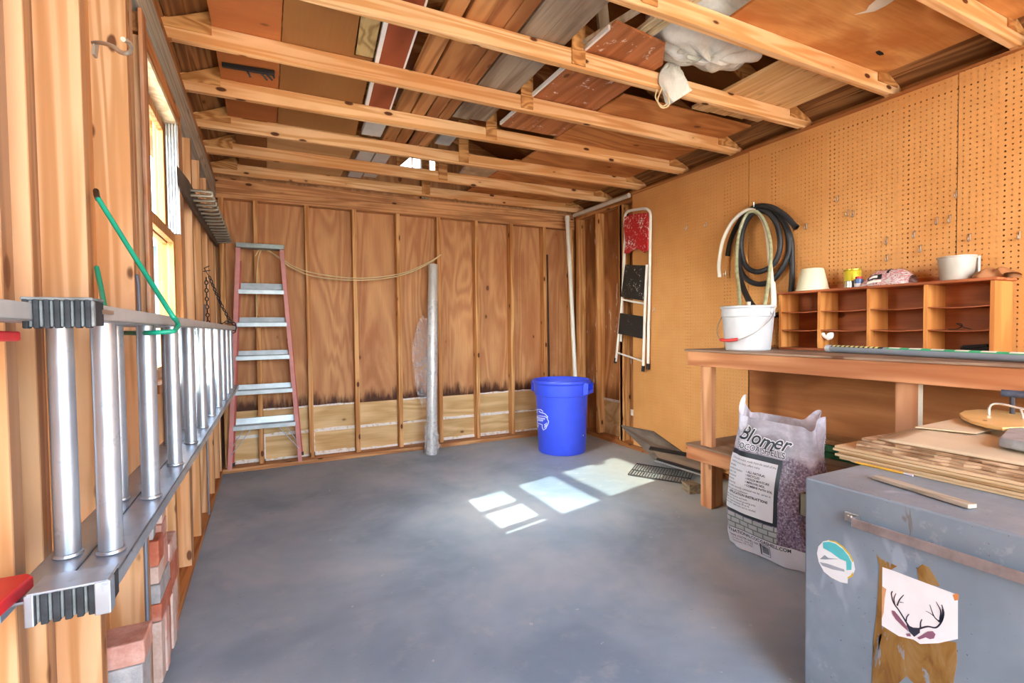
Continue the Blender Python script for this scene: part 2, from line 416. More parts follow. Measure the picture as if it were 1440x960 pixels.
MB().box(XR-.06, XR-.022, YB, YB+.089, .04, 2.30).build('stud', M['studback'], wall_back, bevel=.002)
MB().box(XL, XR, YB-.045, YB+.089, 0, .036).build('bottom_plate', M['plate'], wall_back, bevel=.003)
MB().box(XL, XR, YB, YB+.089, 2.30, 2.385).build('top_plate', M['plate'], wall_back, bevel=.003)
MB().box(XL, XR, YB+.012, YB+.089, 2.388, 2.470).build('top_plate', M['plate'], wall_back, bevel=.003)
# pale replacement panels low in the bays with white caulk along their edges
pale = plywood('pale_panel', 'e0c089', 'c39a5e', 'X', cross=3.2, grain=.6, lines=50, stain='c99b62', stain_amt=.5)
def caulk():
    t = NT('white_smear'); n = t.noise(t.world(), 26, 4, .7)
    t.color(t.ramp(n, (.35, srgb('cdb48f')), (.5, srgb('e9e4dc')))); return t.done(.7)
M['caulk'] = caulk()
edges = [XL]+BSX+[XR-.04]
for i in range(len(edges)-1):
    xa, xb = edges[i]+.02, edges[i+1]-.02
    if xb-xa < .1: continue
    for (za, zb) in ((.04, .268), (.276, .495)):
        MB().box(xa, xb, YB+.080, YB+.0885, za, zb).build('panel', pale, wall_back, bevel=.002)
    m = MB(); r = random.Random(i)
    for (za, zb) in ((.04, .055+.02*r.random()), (.255, .272+.012*r.random()), (.488, .503)):
        n = 9; top = [zb+.008*(r.random()-.4) for _ in range(n)]
        pts = [(xa, za)]+[(xb, za)]+[(xb-(xb-xa)*k/(n-1), top[k]) for k in range(n)]
        if r.random() < .85: m.slab([(x, YB+.0775, z) for x, z in pts], (0, .003, 0))
    if r.random() < .7: m.box(xa, xa+.012, YB+.0775, YB+.0805, .04, .26)
    m.build('caulk_line', M['caulk'], wall_back)
# gable window, its bars and the post in front of it
g = struct(MB().box(GX0-.03, GX1+.03, YB+.07, YB+.092, GZ0-.03, GZ0).build('window_2', M['palewood'], base=(XC, YB+.09, GZ0)))
m = MB(); m.box(GX0-.03, GX1+.03, YB+.07, YB+.092, GZ1, GZ1+.03); m.box(GX0-.03, GX0, YB+.07, YB+.092, GZ0, GZ1); m.box(GX1, GX1+.03, YB+.07, YB+.092, GZ0, GZ1)
m.box(1.325, 1.337, YB+.08, YB+.10, GZ0, GZ1); m.slab([(GX0, YB+.08, GZ0+.03), (1.36, YB+.08, GZ1), (GX0, YB+.08, GZ1)], (0, .02, 0)); m.build('window_frame', M['rafter'], g)
MB().box(1.395, 1.47, YB+.0, YB+.06, 2.47, 3.15).build('gable_post', wood('grey_post_wood', '9a8264', '7b6448', 'Z'), wall_back)

# --- right wall: studs, sheathing, pegboard and plain board
wr = MB(); wr.box(XR+.098, XR+.112, FY, 4.95, 0, 2.5)
wall_right = struct(wr.build('wall_right', M['plyright'], base=(0,0,0)))
for i in range(17):
    y = 4.395-.4064*i
    if y < FY: break
    MB().box(XR+.0065, XR+.096, y-.019, y+.019, .045, 2.40).build('stud', M['studback'], wall_right, bevel=.002)
MB().box(XR+.0065, XR+.096, 3.955, 4.02, .045, 2.40).build('stud', M['studback'], wall_right, bevel=.002)
MB().box(XR+.0065, XR+.096, 4.73, 4.79, .045, 2.40).build('stud', M['studback'], wall_right, bevel=.002)
MB().box(XR-.02, XR+.096, FY, 4.80, 0, .04).build('bottom_plate', M['platey'], wall_right, bevel=.003)
MB().box(XR+.0065, XR+.096, FY, 4.80, 2.40, 2.482).build('top_plate', M['platey'], wall_right, bevel=.003)
MB().box(XR+.085, XR+.097, 4.03, 4.38, .045, .40).build('panel', pale, wall_right)
MB().box(XR+.082, XR+.0855, 4.03, 4.38, .40, .425).build('caulk_line', M['caulk'], wall_right)
MB().box(XR+.082, XR+.0855, 3.80, 3.94, .30, .36).build('caulk_line', M['caulk'], wall_right)
for (ya, yb, za, zb) in ((2.515, 3.80, .042, 2.45), (1.29, 2.511, 1.045, 2.455), (.06, 1.286, 1.045, 2.46), (FY, .056, 1.045, 2.46)):
    MB().box(XR, XR+.005, ya, yb, za, zb).build('pegboard', M['peg'], wall_right)
MB().box(XR, XR+.006, FY, 2.505, .042, 1.042).build('plain_board', M['benchback'], wall_right)

# --- ceiling: roof boards, joists, rafters, gussets, hangers
ridge = roofz(XC)
def roof_panel(mb, side, xa, xb, ya, yb, mi=0, t=.014):
    za, zb = roofz(xa), roofz(xb)
    mb.slab([(xa, ya, za), (xb, ya, zb), (xb, yb, zb), (xa, yb, za)], (0, 0, t), mi)
m = MB(); roof_panel(m, 0, XL-.35, XC, FY, 5.0); roof_panel(m, 1, XC, XR+.35, FY, 5.0)
ceiling = struct(m.build('ceiling', M['roofdark'], base=(0,0,0)))
for s_ in (-1, 1):                          # blocking on the plates, sheathing boards under the eaves
    xk = XC+s_*(XC-XL+.105); MB().box(xk-.01, xk+.01, FY, 4.88, 2.44, roofz(xk)-.002).build('eave_blocking', M['eave'], ceiling)
    for k in range(3):
        xa = XC+s_*(XC-XL+.30-.145*k); xb = xa-s_*.14; m = MB()
        m.slab([(xa, FY, roofz(xa)-.010), (xb, FY, roofz(xb)-.010), (xb, 4.88, roofz(xb)-.010), (xa, 4.88, roofz(xa)-.010)], (0, 0, .009))
        m.build('roof_board', M['eave'], ceiling)
for i, y in enumerate(JY):
    r = random.Random(40+i)
    MB().box(XL-.07, XR+.08, y, y+.038, ZJ, ZJ+.089).build('joist', M['joist'], ceiling, bevel=.003)
    for s in (-1, 1):
        xe = XC+s*(XC-XL+.25)
        a = Vector((XC, y+.019, ridge-.10)); b = Vector((xe, y+.019, roofz(xe)-.052))
        MB().bar(a, b, .036, .086, (0,0,1)).build('rafter', M['rafter'], ceiling, bevel=.002)
        # plywood gussets where rafter and joist meet
        w = .165+.03*r.random()
        x0 = XL-.03 if s < 0 else XR+.05
        x1 = x0-s*w*1.1
        ztop = min(roofz(x1), ZJ+.19)-.016
        zl = ZJ+.04+.012*r.random()
        for dy, h in ((-.0065, 0), (.0385, .06)):
            xx1 = x1-s*(.035 if dy > 0 else 0)
            MB().slab([(x0, y+dy, zl+h), (xx1, y+dy, zl+h), (xx1, y+dy, min(ztop+h, roofz(xx1)-.016)), (x0, y+dy, roofz(x0)-.02)], (0, .006, 0)).build('gusset', M['gusset'] if dy < 0 else M['palewood'], ceiling)
    MB().box(XC+.01-.04, XC+.01+.04, y-.0065, y-.0005, ZJ+.012, ridge-.06).build('hanger', M['gusset'] if i != 7 else M['rafter'], ceiling)
MB().box(XC-.01, XC+.01, FY, 4.88, ridge-.14, ridge-.005).build('ridge_board', M['rafter'], ceiling)
# ================================================================== LEFT WALL THINGS
def alumat():
    t = NT('ladder_aluminium'); v = t.vec(); n = t.noise(v, 30, 4, .7); b = t.noise(v, 5, 3, .6)
    col = t.ramp(b, (.3, srgb('a6b5c4')), (.7, srgb('c6d4e0')))
    col = t.mix(t.math('MULTIPLY', t.sstep(n, .58, .7), .5), col, srgb('8c9aa8'))
    t.color(col); return t.done(t.ramp(n, (.3, .3), (.7, .45)), .75, .5)
M['alu'] = alumat()
M['aludull'] = plain('dull_aluminium', 'b9bfc0', .5, .35, var=.1)
M['rubber'] = plain('worn_rubber', '30363b', .75, var=.35, vs=40)
M['rubberpale'] = plain('worn_rubber_ribs', '7d8383', .7, var=.25, vs=40)
M['red'] = plain('red_plastic', 'd8262d', .4, var=.1)
M['black'] = plain('black_metal', '1d1d1e', .45)
M['chrome'] = plain('bright_steel', 'c9c8c2', .28, .9, var=.05)
M['zinc'] = plain('zinc_wire', 'c9c4b4', .35, .35, var=.1)
M['green'] = plain('green_vinyl', '1c9c7c', .35, var=.08)

lad = thing('extension_ladder', 'long aluminium extension ladder hung sideways along the left wall studs', 'ladder', (-.27, 2.3, .80))
def fxc(y): return -.2405+(y-1.03)*.0078           # room-side section leans out a little at the far end
def sec(y0, y1, off, n0, s, name, rw=.029):
    def pt(y, dx, z): return Vector((fxc(y)+off+dx, y, z))
    def zl(y): return .832-(y-1.0)*.0078
    def zu(y): return 1.212-(y-1.0)*.0045
    for low in (1, 0):
        m = MB(); zf = zl if low else zu; sg = -1 if low else 1
        for (dx0, dx1, h0, h1) in ((-rw, rw, 0, .004), (-rw, -rw+.004, 0, .024), (rw-.004, rw, 0, .024)):
            p = []
            for y in (y0 if (low or y0 > .89) else .60, y1):
                z = zf(y)
                p.append([pt(y, dx0, z+sg*h0), pt(y, dx1, z+sg*h0), pt(y, dx1, z+sg*h1), pt(y, dx0, z+sg*h1)])
            m.add(p[0]+p[1], [(0,1,2,3), (7,6,5,4), (0,4,5,1), (1,5,6,2), (2,6,7,3), (3,7,4,0)])
        m.build('rail', M['alu'] if low else M['aludull'], lad, bevel=.0012)
    for i in range(s):
        y = n0+.3048*i
        if y > y1-.05: break
        c = pt(y, 0, 0); za, zb = zl(y), zu(y)
        # fluted rung standing between the rails
        N = 40; vs = []; m = MB()
        for z in (za, zb):
            for k in range(N):
                a = 2*PI*k/N; rr = .0168*(1+(.022 if k % 2 else -.012))
                vs.append((c.x+rr*math.cos(a), c.y+rr*math.sin(a), z))
        m.add(vs, [(k, (k+1) % N, N+(k+1) % N, N+k) for k in range(N)])
        r = m.build('rung', M['alu'], lad, smooth=True, angle=60)
        MB().lathe([(.0175, 0), (.0205, .002), (.0195, .006), (.0175, .007)], (c.x, c.y, za), 24, cap=False).build('collar', M['alu'], r, smooth=True)
sec(.895, 4.07, 0, 1.03, 11, 'fly')
sec(.89, 3.95, -.060, 1.046, 11, 'base', .030)
def shoe(xa, xb, y, z0, z1, mats, pale_side):
    m = MB(); n = 7
    m.box(xa, xb, y+.012, y+.05, z0+.003, z1-.003, 0)
    for i in range(n):
        a = xa+(xb-xa)*i/n; b = a+(xb-xa)/n
        m.box(a+.0015, b-.003, y, y+.014, z0, z1, 0)
        m.box(b-.004, b, y+.004, y+.013, z0+.002, z1-.002, 1)
    if pale_side: m.box(xb-.016, xb+.002, y-.002, y+.02, z0-.002, z1+.001, 2); m.box(xa-.002, xa+.008, y-.001, y+.02, z0, z1, 2)
    m.box(xa, xb, y+.0, y+.055, z1-.002, z1+.002, 2)
    return m.build('shoe', mats, lad, bevel=.0015)
shoe(-.287, -.201, .845, .816, .858, [M['rubber'], M['rubberpale'], M['alu']], True)
s = shoe(-.283, -.209, .85, 1.203, 1.242, [M['rubber'], M['rubberpale'], M['rubberpale']], False)
m = MB(); m.bar((-.215, .87, 1.226), (-.207, .93, 1.226), .006, .006); m.build('pivot_pin', M['chrome'], lad)
for z0, z1, rr in ((.835, .872, 0), (1.182, 1.197, 1)):
    m = MB()
    if not rr:
        m.slab([(-.356, .74, .840), (-.318, .74, .840), (-.308, .935, .832), (-.318, .95, .832), (-.356, .95, .832)], (0, 0, .018))
    else:
        m.slab([(-.356, .74, 1.188), (-.318, .74, 1.188), (-.308, .925, 1.186), (-.318, .94, 1.186), (-.356, .94, 1.186)], (0, 0, .014))
        m.slab([(-.322, .74, 1.186), (-.322, .88, 1.186), (-.322, .80, 1.222), (-.322, .74, 1.24)], (.006, 0, 0))
    m.build('coated_hook', M['red'], lad, bevel=.003)['label'] = 'red vinyl coated wall hook'  # red coated hooks on the studs, carrying the ladder's wall-side section
for y in (1.95, 2.25):
    MB().lathe([(.006, 0), (.006, .016), (.012, .017), (.012, .022)], (fxc(y)-.03, y, 1.188), 12, axis=(-.6, -.8, 0)).build('bolt', M['chrome'], lad)

# green coated hanger carrying the ladder's upper rail
t = thing('ladder_hook', 'green coated rod hook holding up the near part of the ladder', 'hook', (-.357, 1.45, 1.2))
A = [PX(136, 275, -.345), PX(138, 279, -.33), PX(190, 362, -.26), PX(240, 440, -.185), PX(247, 449, -.182), PX(250, 456, -.182), PX(247, 463, -.183), PX(240, 466, -.188), PX(205, 468, -.235), PX(175, 468, -.30)]
m = MB(); m.tube(spline(A[1:], 6), .0052, 10); m.build('rod', M['green'], t, smooth=True)
m = MB(); m.tube([PX(135, 268, -.357), PX(136, 275, -.346), PX(138, 280, -.33)], .006, 8); m.build('screw_end', M['black'], t, smooth=True)
m = MB(); m.tube([PX(136, 376, -.355), PX(141, 400, -.335), PX(148, 437, -.30), PX(150, 452, -.285)], .0052, 10); m.build('brace_rod', M['green'], t, smooth=True)
# big open screw hook high on a stud
t = MB(); pts = [PX(131, 72, -.357), PX(133, 66, -.352), PX(140, 60, -.335), PX(150, 62, -.31), PX(160, 66, -.29), PX(167, 72, -.275), PX(176, 75, -.26), PX(183, 72, -.25), PX(184, 64, -.245), PX(179, 58, -.245), PX(173, 55, -.245)]
t.tube(spline([PX(131, 60, -.36)]+pts[2:], 6), .0046, 10)
hk = t.build('screw_hook', M['zinc'], smooth=True)
tag(hk, 'bright steel screw hook, empty, high on a left wall stud', 'hook')
m = MB(); m.slab([PX(130, 60, -.3565), PX(136, 60, -.3565), PX(133, 82, -.3565), PX(129, 76, -.3565)], (.006, 0, 0)); o = m.build('back_plate', M['zinc'], hk, bevel=.001)
# thin grey rod standing against the window trim, seen above the ladder
m = MB(); m.tube([PX(192, 386, -.33), PX(194, 400, -.33), PX(197, 470, -.335), (-.346, PX(201, 700, -.345).y, .04)], .0055, 8)
tag(m.build('metal_rod', plain('grey_rod', '7f8694', .4, .6), smooth=True), 'thin grey metal rod upright behind the ladder beside the window', 'rod')
m = MB(); m.tube([PX(288, 428, -.352), PX(286.5, 462, -.352), (-.352, PX(286.5, 462, -.352).y, .038)], .006, 8)
tag(m.build('metal_rod', plain('grey_rod_small', '8b8f97', .4, .6), smooth=True), 'thin grey rod standing just left of the black chain', 'rod')

# black chain on a nail, holding the far end of the ladder
t = thing('hanging_chain', 'black chain looped on a nail, holding the far end of the ladder', 'chain', (-.34, 3.7, 1.2))
def chain(name, pts, step, r, w, parent):
    pts = spline(pts, 20); m = MB(); acc = 0; last = pts[0]; k = 0
    for p in pts[1:]:
        d = (p-last).length
        if d >= step:
            tdir = (p-last).normalized(); sd = tdir.cross(Vector((0, 0, 1)) if abs(tdir.z) < .95 else Vector((1, 0, 0))).normalized()
            if k % 2: sd = sd.cross(tdir)
            c = (p+last)/2; loop = []
            for q in range(10):
                a = 2*PI*q/10; loop.append(c+tdir*math.cos(a)*step*.62+sd*math.sin(a)*w)
            m.tube(loop, r, 5, closed=True); last = p; k += 1
    return m.build(name, M['black'], parent, smooth=True)
N0 = PX(291, 384, -.335)
ea = Vector((-.21, 3.86, 1.235))
chain('slanting_run', [PX(294, 388, -.325), (N0+ea)/2+Vector((0, 0, -.012)), ea], .021, .0035, .009, t)
chain('hanging_run', [PX(290, 390, -.34), PX(291, 425, -.34), PX(293, 460, -.34), PX(293.5, 475, -.34)], .021, .0035, .009, t)
loop = []
for q in range(14):
    a = 2*PI*q/14; loop.append(Vector((-.235+.052*math.cos(a), 3.86, 1.215+.038*math.sin(a))))
chain('rail_loop', loop+[loop[0]], .021, .0035, .009, t)
m = MB(); m.tube([N0+Vector((-.02, 0, .01)), N0+Vector((.02, -.01, .018))], .003, 6); m.tube([PX(287, 377, -.34), PX(293, 387, -.33)], .003, 6); m.tube([PX(287, 377, -.34), PX(294, 374, -.32)], .003, 6); m.build('nail', M['black'], t)

# long rack of bent wire pegs
t = thing('peg_rack', 'dark board with a row of wire loop pegs high on the left wall', 'rack', (-.34, 3.8, 1.85))
ya, yb = 2.82, 4.70
def rz(y): return 1.955+(y-ya)*.003, 1.855+(y-ya)*.012
m = MB(); n0, n1 = rz(ya), rz(yb)
m.add([(-.3565, ya-.06, n0[0]+.01), (-.3565, ya-.05, n0[1]+.02), (-.3345, ya+.16, n0[1]), (-.3345, ya+.16, n0[0]), (-.3565, ya+.16, n0[1]), (-.3565, ya+.16, n0[0]), (-.3345, yb, n1[1]), (-.3345, yb, n1[0]), (-.3565, yb, n1[1]), (-.3565, yb, n1[0])], [(0, 1, 2, 3), (0, 3, 5), (1, 4, 2), (0, 5, 4, 1), (2, 6, 7, 3), (3, 7, 9, 5), (4, 8, 6, 2), (6, 8, 9, 7), (5, 9, 8, 4)])
m.build('board', plain('dark_board', '5a5147', .7, var=.25), t, bevel=.002)
wire = plain('dull_wire', '8a8272', .45, .6)
for i in range(15):
    y = ya+.22+i*.112
    if y > yb-.03: break
    z = 1.905+(y-ya)*.005; m = MB()
    L = .085
    pts = [(-.335, y, z-.012), (-.335+L, y, z-.008), (-.335+L+.008, y, z+.003), (-.335+L, y, z+.012), (-.335, y, z+.014)]
    m.tube(spline([Vector(p) for p in pts], 5), .0085, 8); m.build('peg', wire, t, smooth=True)

# ------------------------------------------------------------------ bricks against the left wall
def brickmat(name, base, light, dust):
    t = NT(name); v = t.vec(); n = t.noise(v, 18, 5, .7); b = t.noise(v, 6, 4, .6); f = t.noise(v, 120, 2, .6)
    col = t.ramp(n, (.3, srgb(base)), (.7, srgb(light)))
    col = t.mix(t.math('MULTIPLY', t.sstep(b, .5, .68), dust), col, srgb('d9cdc4'))
    t.color(col); t.bump(f, .35, .004); return t.done(.85, 0, .2)
BR = [brickmat('red_brick', 'a8563f', 'c07a62', .35), brickmat('pink_brick', 'b07a6c', 'cfa799', .6), brickmat('grey_brick', '8d8f92', 'b3b2b2', .4), brickmat('pale_brick', 'b79c8e', 'd6c5ba', .6)]
def brick(c, dims, mi, rot, label, seed=0):
    hx, hy, hz = [d/2 for d in dims]; r = random.Random(seed)
    bm = bmesh.new(); bmesh.ops.create_cube(bm, size=1)
    bmesh.ops.subdivide_edges(bm, edges=bm.edges[:], cuts=3, use_grid_fill=True)
    for v in bm.verts:
        v.co = Vector((v.co.x*dims[0]+(r.random()-.5)*.0022, v.co.y*dims[1]+(r.random()-.5)*.0022, v.co.z*dims[2]+(r.random()-.5)*.0022+hz))
    me = bpy.data.meshes.new('brick'); bm.to_mesh(me); bm.free(); me.materials.append(BR[mi])
    o = bpy.data.objects.new('brick', me); COL.objects.link(o); o.location = c; o.rotation_euler = rot
    md = o.modifiers.new('b', 'BEVEL'); md.width = .004; md.segments = 2; md.limit_method = 'ANGLE'; md.angle_limit = math.radians(40)
    return tag(o, label, 'brick', 'bricks stacked against the left wall')
bw, bl, bh = .092, .20, .058
xb = -.357
# a row of bricks on end in the stud bay, others lying across and on top of them
B = lambda y0, y1, z0, z1, mi, lb, sd, xf=-.333, rz=0: brick((xf-.047, (y0+y1)/2, z0), (.094, y1-y0-.003, z1-z0-.002), mi, (0, 0, rz), lb, sd)
B(1.958, 2.015, .037, .243, 3, 'pale dusty upright brick nearest the camera in the bottom row', 1)
B(2.017, 2.078, .037, .243, 1, 'pink and white upright brick, second in the bottom row', 2, -.328)
B(2.080, 2.150, .037, .243, 0, 'dark red upright brick, third in the bottom row', 3, -.336)
B(2.152, 2.225, .037, .243, 3, 'whitish upright brick, fourth in the bottom row', 4, -.330)
B(2.228, 2.300, .037, .243, 1, 'pinkish upright brick farthest back in the bottom row by the wall', 5, -.334)
B(1.958, 2.155, .243, .303, 0, 'flat red brick lying across the nearest upright bricks', 6, -.331)
B(2.160, 2.330, .243, .345, 0, 'thick reddish brick lying across the farthest upright bricks', 7, -.335)
B(1.958, 2.150, .303, .368, 2, 'smooth grey brick lying on the flat red brick', 8, -.333)
B(1.958, 2.060, .368, .428, 3, 'speckled pale brick end lying on the smooth grey brick', 9, -.336)
B(2.065, 2.150, .368, .475, 1, 'pink brick on end just behind the speckled pale brick', 10, -.338)
B(2.165, 2.320, .345, .420, 1, 'long pink brick lying on the thick reddish brick', 11, -.336)
B(1.958, 2.052, .428, .512, 0, 'bright red half brick near the top of the pile', 12, -.334)
B(2.062, 2.165, .475, .530, 1, 'narrow pink brick lying behind the bright red half brick', 13, -.342)
B(1.965, 2.060, .512, .590, 2, 'rough grey stone block on top of the bright red half brick', 14, -.352, .08)
B(2.066, 2.180, .530, .585, 3, 'whitish brick at the top of the pile beside the rough grey stone', 15, -.344, .06)
# nearest pair, one on the other
brick((xb+.012, 1.556, .368), (.105, .10, .058), 1, (0, 0, 0), 'large pink brick lying on a grey block, nearest the camera', 23)
brick((xb+.010, 1.556, .037), (.10, .10, .329), 2, (0, 0, 0), 'grey concrete block under the pink brick nearest the camera', 24)
# ================================================================== BACK WALL THINGS
M['pink'] = plain('faded_red_fibreglass', 'cf8b86', .5, var=.1)
M['redglass'] = plain('red_fibreglass', 'b8534a', .5, var=.12)
M['step'] = plain('step_aluminium', 'aab5ba', .4, .5, var=.14)
t = thing('step_ladder', 'folded step ladder with faded red rails and grey metal steps', 'ladder', (-.02, 4.72, .037))
ZB, ZT = .037, 1.885
def lx(z, s):                               # left / right rail centre line
    k = (z-ZB)/(ZT-ZB)
    return (-.30+.105*k) if s < 0 else (.238-.108*k)
yf, yr = 4.708, 4.752
for s in (-1, 1):
    m = MB()
    for (dx0, dx1, dy0, dy1) in ((-.016, .016, 0, .007), (-.004*1-.012*(1 if s < 0 else -1)-.004, .004-.012*(1 if s < 0 else -1), .007, .045)):
        p = []
        for z in (ZB, ZT):
            x = lx(z, s); p.append([(x+dx0, yf+dy0, z), (x+dx1, yf+dy0, z), (x+dx1, yf+dy1, z), (x+dx0, yf+dy1, z)])
        m.add(p[0]+p[1], [(3,2,1,0), (4,5,6,7), (0,1,5,4), (1,2,6,5), (2,3,7,6), (3,0,4,7)])
    m.build('front_rail', M['pink'], t, bevel=.001)
    # rear leg folded behind
    m = MB(); o = -.0
    zb = .10 if s > 0 else .07
    m.bar((lx(zb, s)+(.018 if s > 0 else .016), yr+.022, zb), (lx(1.78, s)+(.006 if s > 0 else .012), yr+.022, 1.78), .026, .03, (0, 1, 0))
    m.build('rear_rail', M['redglass'], t, bevel=.002)
    m = MB(); x = lx(zb, s)+(.018 if s > 0 else .016); m.box(x-.018, x+.018, yr+.004, yr+.04, zb-.018, zb+.012); m.build('rear_foot', M['black'], t, bevel=.002)
steps = [(1.50, 1.592), (1.225, 1.302), (.945, 1.018), (.655, .73), (.36, .445)]
for (z0, z1) in steps:
    zc = (z0+z1)/2; xa, xb2 = lx(zc, -1)+.010, lx(zc, 1)-.010
    m = MB()
    m.box(xa, xb2, yf-.004, yf+.006, z0, z0+.034); m.box(xa, xb2, yf-.004, yf+.075, z0+.030, z0+.036)
    m.slab([(xa, yf+.066, z0+.036), (xb2, yf+.066, z0+.036), (xb2, yf+.075, z1+.004), (xa, yf+.075, z1+.004)], (0, .004, 0))
    for k in range(5): m.box(xa+.01, xb2-.01, yf+.008+k*.013, yf+.012+k*.013, z0+.036, z0+.0385)
    m.build('step', M['step'], t, bevel=.0012)
m = MB(); m.box(-.215, .150, yf-.020, yf+.085, ZT-.004, ZT+.036); m.box(-.212, .147, yf-.024, yf-.018, ZT-.002, ZT+.024)
m.build('top_cap', plain('cap_aluminium', '8d9896', .45, .4, var=.2), t, bevel=.004)
for s in (-1, 1):
    m = MB(); z0 = .36
    m.bar((lx(.20, s), yf-.005, .16), (lx(z0, s)-s*.145, yf-.005, z0+.004), .005, .022, (0, 1, 0)); m.bar((lx(.20, s)-s*.0, yf+.03, .20), (lx(z0, s)-s*.09, yf+.03, z0+.004), .005, .018, (0, 1, 0))
    m.build('brace', M['step'], t, bevel=.001)

# cord strung between nails
cord = plain('pale_cord', 'd9c496', .8, var=.1)
t = thing('hanging_twine', 'pale double twine sagging between nails across the back wall', 'twine', (.75, 4.78, 1.65))
yc = YB-.012
m = MB(); m.tube(spline([PY(*p, yc) for p in [(363, 352), (374, 350), (392, 363), (410, 376), (440, 388), (500, 394), (560, 388), (600, 372), (620, 358)]], 7), .0055, 7); m.build('strand', cord, t, smooth=True)
m = MB(); m.tube(spline([PY(*p, yc-.012) for p in [(370, 349), (392, 361), (412, 374), (442, 384), (502, 391), (562, 385), (598, 371), (619, 359)]], 7), .005, 7); m.build('strand', cord, t, smooth=True)
m = MB(); m.tube(spline([PY(*p, yc) for p in [(370, 349), (365, 356), (362, 372), (361, 400), (361, 440), (360, 462)]], 7), .005, 7); m.tube(spline([PY(*p, yc-.006) for p in [(372, 352), (364, 352), (359, 360)]], 4), .004, 6); m.build('loose_end', cord, t, smooth=True)
m = MB(); 
for p in ((372, 349), (620, 358)): m.tube([PY(*p, YB-.03), PY(*p, YB+.01)], .003, 6)
m.build('nail', M['chrome'], t)

# roll of sheeting wrapped in clear film
t = thing('sheeting_roll', 'tall upright roll of silvery sheeting wrapped in clear film, against the back wall', 'roll', (1.37, 4.55, 0))
b0 = Vector((1.372, 4.535, 0)); b1 = PY(609, 372, 4.735)
def rollmat():
    n = NT('silvery_sheeting'); v = n.vec(); a = n.noise(n.mul(v, (40, 40, 2)), 1, 3, .6)
    n.color(n.ramp(a, (.3, srgb('b9b9b2')), (.7, srgb('dedfda')))); return n.done(.28, .25, .6)
ax = (b1-b0); L = ax.length
m = MB(); prof = [(.0, 0), (.048, 0), (.05, .01), (.05, L*.55), (.046, L*.72), (.046, L-.01), (.044, L), (.036, L), (.036, L-.10), (0, L-.10)]
m.lathe(prof, b0, 28, axis=ax, cap=False); m.build('roll', rollmat(), t, smooth=True)
F1 = film('clear_film', 'eef0f2', .85, .12, .3)
r = random.Random(3)
def sleeve(k0, k1, base, amp, seed, parent=t, flare=0):
    rr = random.Random(seed); ph = [rr.random()*6 for _ in range(5)]
    e1 = ax.normalized().orthogonal().normalized(); e2 = ax.normalized().cross(e1)
    def fn(u, v):
        a = 2*PI*u; k = k0+(k1-k0)*v
        d = base+amp*(.5+.5*math.sin(3*a+ph[0]+5*v))*(.5+.5*math.sin(7*v*PI+ph[1]+2*a))+amp*.5*math.sin(9*a+ph[2])*math.sin(PI*v)+flare*(1-v)**3
        return b0+ax*k+(e1*math.cos(a)+e2*math.sin(a))*d
    m = MB(); m.grid(fn, 48, 24, cu=True); return m
sleeve(.004, .17, .053, .022, 5, flare=.014).build('film_foot', F1, t, smooth=True, angle=180)
sleeve(.17, .80, .0515, .004, 8).build('film_sleeve', film('thin_film', 'f2f4f6', .95, .12, .15), t, smooth=True, angle=180)
def flap(u, v):
    k = .72-.42*v; p = b0+ax*k
    w = .155*math.sin(PI*min(1, .12+v*.85))**.6*(1-.1*v)
    return p+Vector((-.05-w*u, -.01+.018*math.sin(5*u+9*v)+.012*math.sin(14*u*v+3), -.10*u*v-.018*math.sin(8*u)))
m = MB(); m.grid(flap, 16, 26); m.build('film_flap', F1, t, smooth=True, angle=180)

# white plastic pipes and the dark rod
M['pvc'] = plain('white_pipe', 'e4e1d6', .35, var=.05)
t = thing('plastic_pipe', 'long white plastic pipe leaning upright in the back right corner', 'pipe', (2.95, 4.5, .7))
p1 = PY(797.5, 304, 4.70); p0 = Vector((2.93, 4.46, .005)); d = (p1-p0)
pa = PY(809, 528, 4.55); p0 = Vector((pa.x+.085*(pa.z/(p1.z-pa.z)), 4.55-.0, .006)); p0 = pa+(pa-p1)*((pa.z-.006)/(p1.z-pa.z))
m = MB(); m.tube([p0, p1], .0225, 20); m.build('tube', M['pvc'], t, smooth=True)
m = MB(); m.lathe([(.0235, 0), (.027, .002), (.027, .05), (.0235, .052)], p1-(p1-p0).normalized()*.05, 20, axis=(p1-p0), cap=False); m.build('coupling', M['pvc'], t, smooth=True)
m = MB(); m.tube([Vector((XR-.028, 4.77, ZJ-.032)), Vector((XR-.028, 3.815, ZJ-.034))], .0225, 20)
tag(m.build('plastic_pipe', plain('dusty_pipe', 'c9c0ae', .5, var=.08), smooth=True), 'dusty white pipe lying level along the top of the right wall', 'pipe')
a = PY(769.5, 358, YB-.006); b = PY(774, 600, YB-.03); m = MB(); m.bar(a, (b.x, YB-.02, .04), .018, .014, (0, 1, 0))
tag(m.build('iron_rod', plain('rusty_iron', '4f3626', .7, .3, var=.3), bevel=.002), 'thin dark rusty rod standing against the back wall left of the white pipe', 'rod')

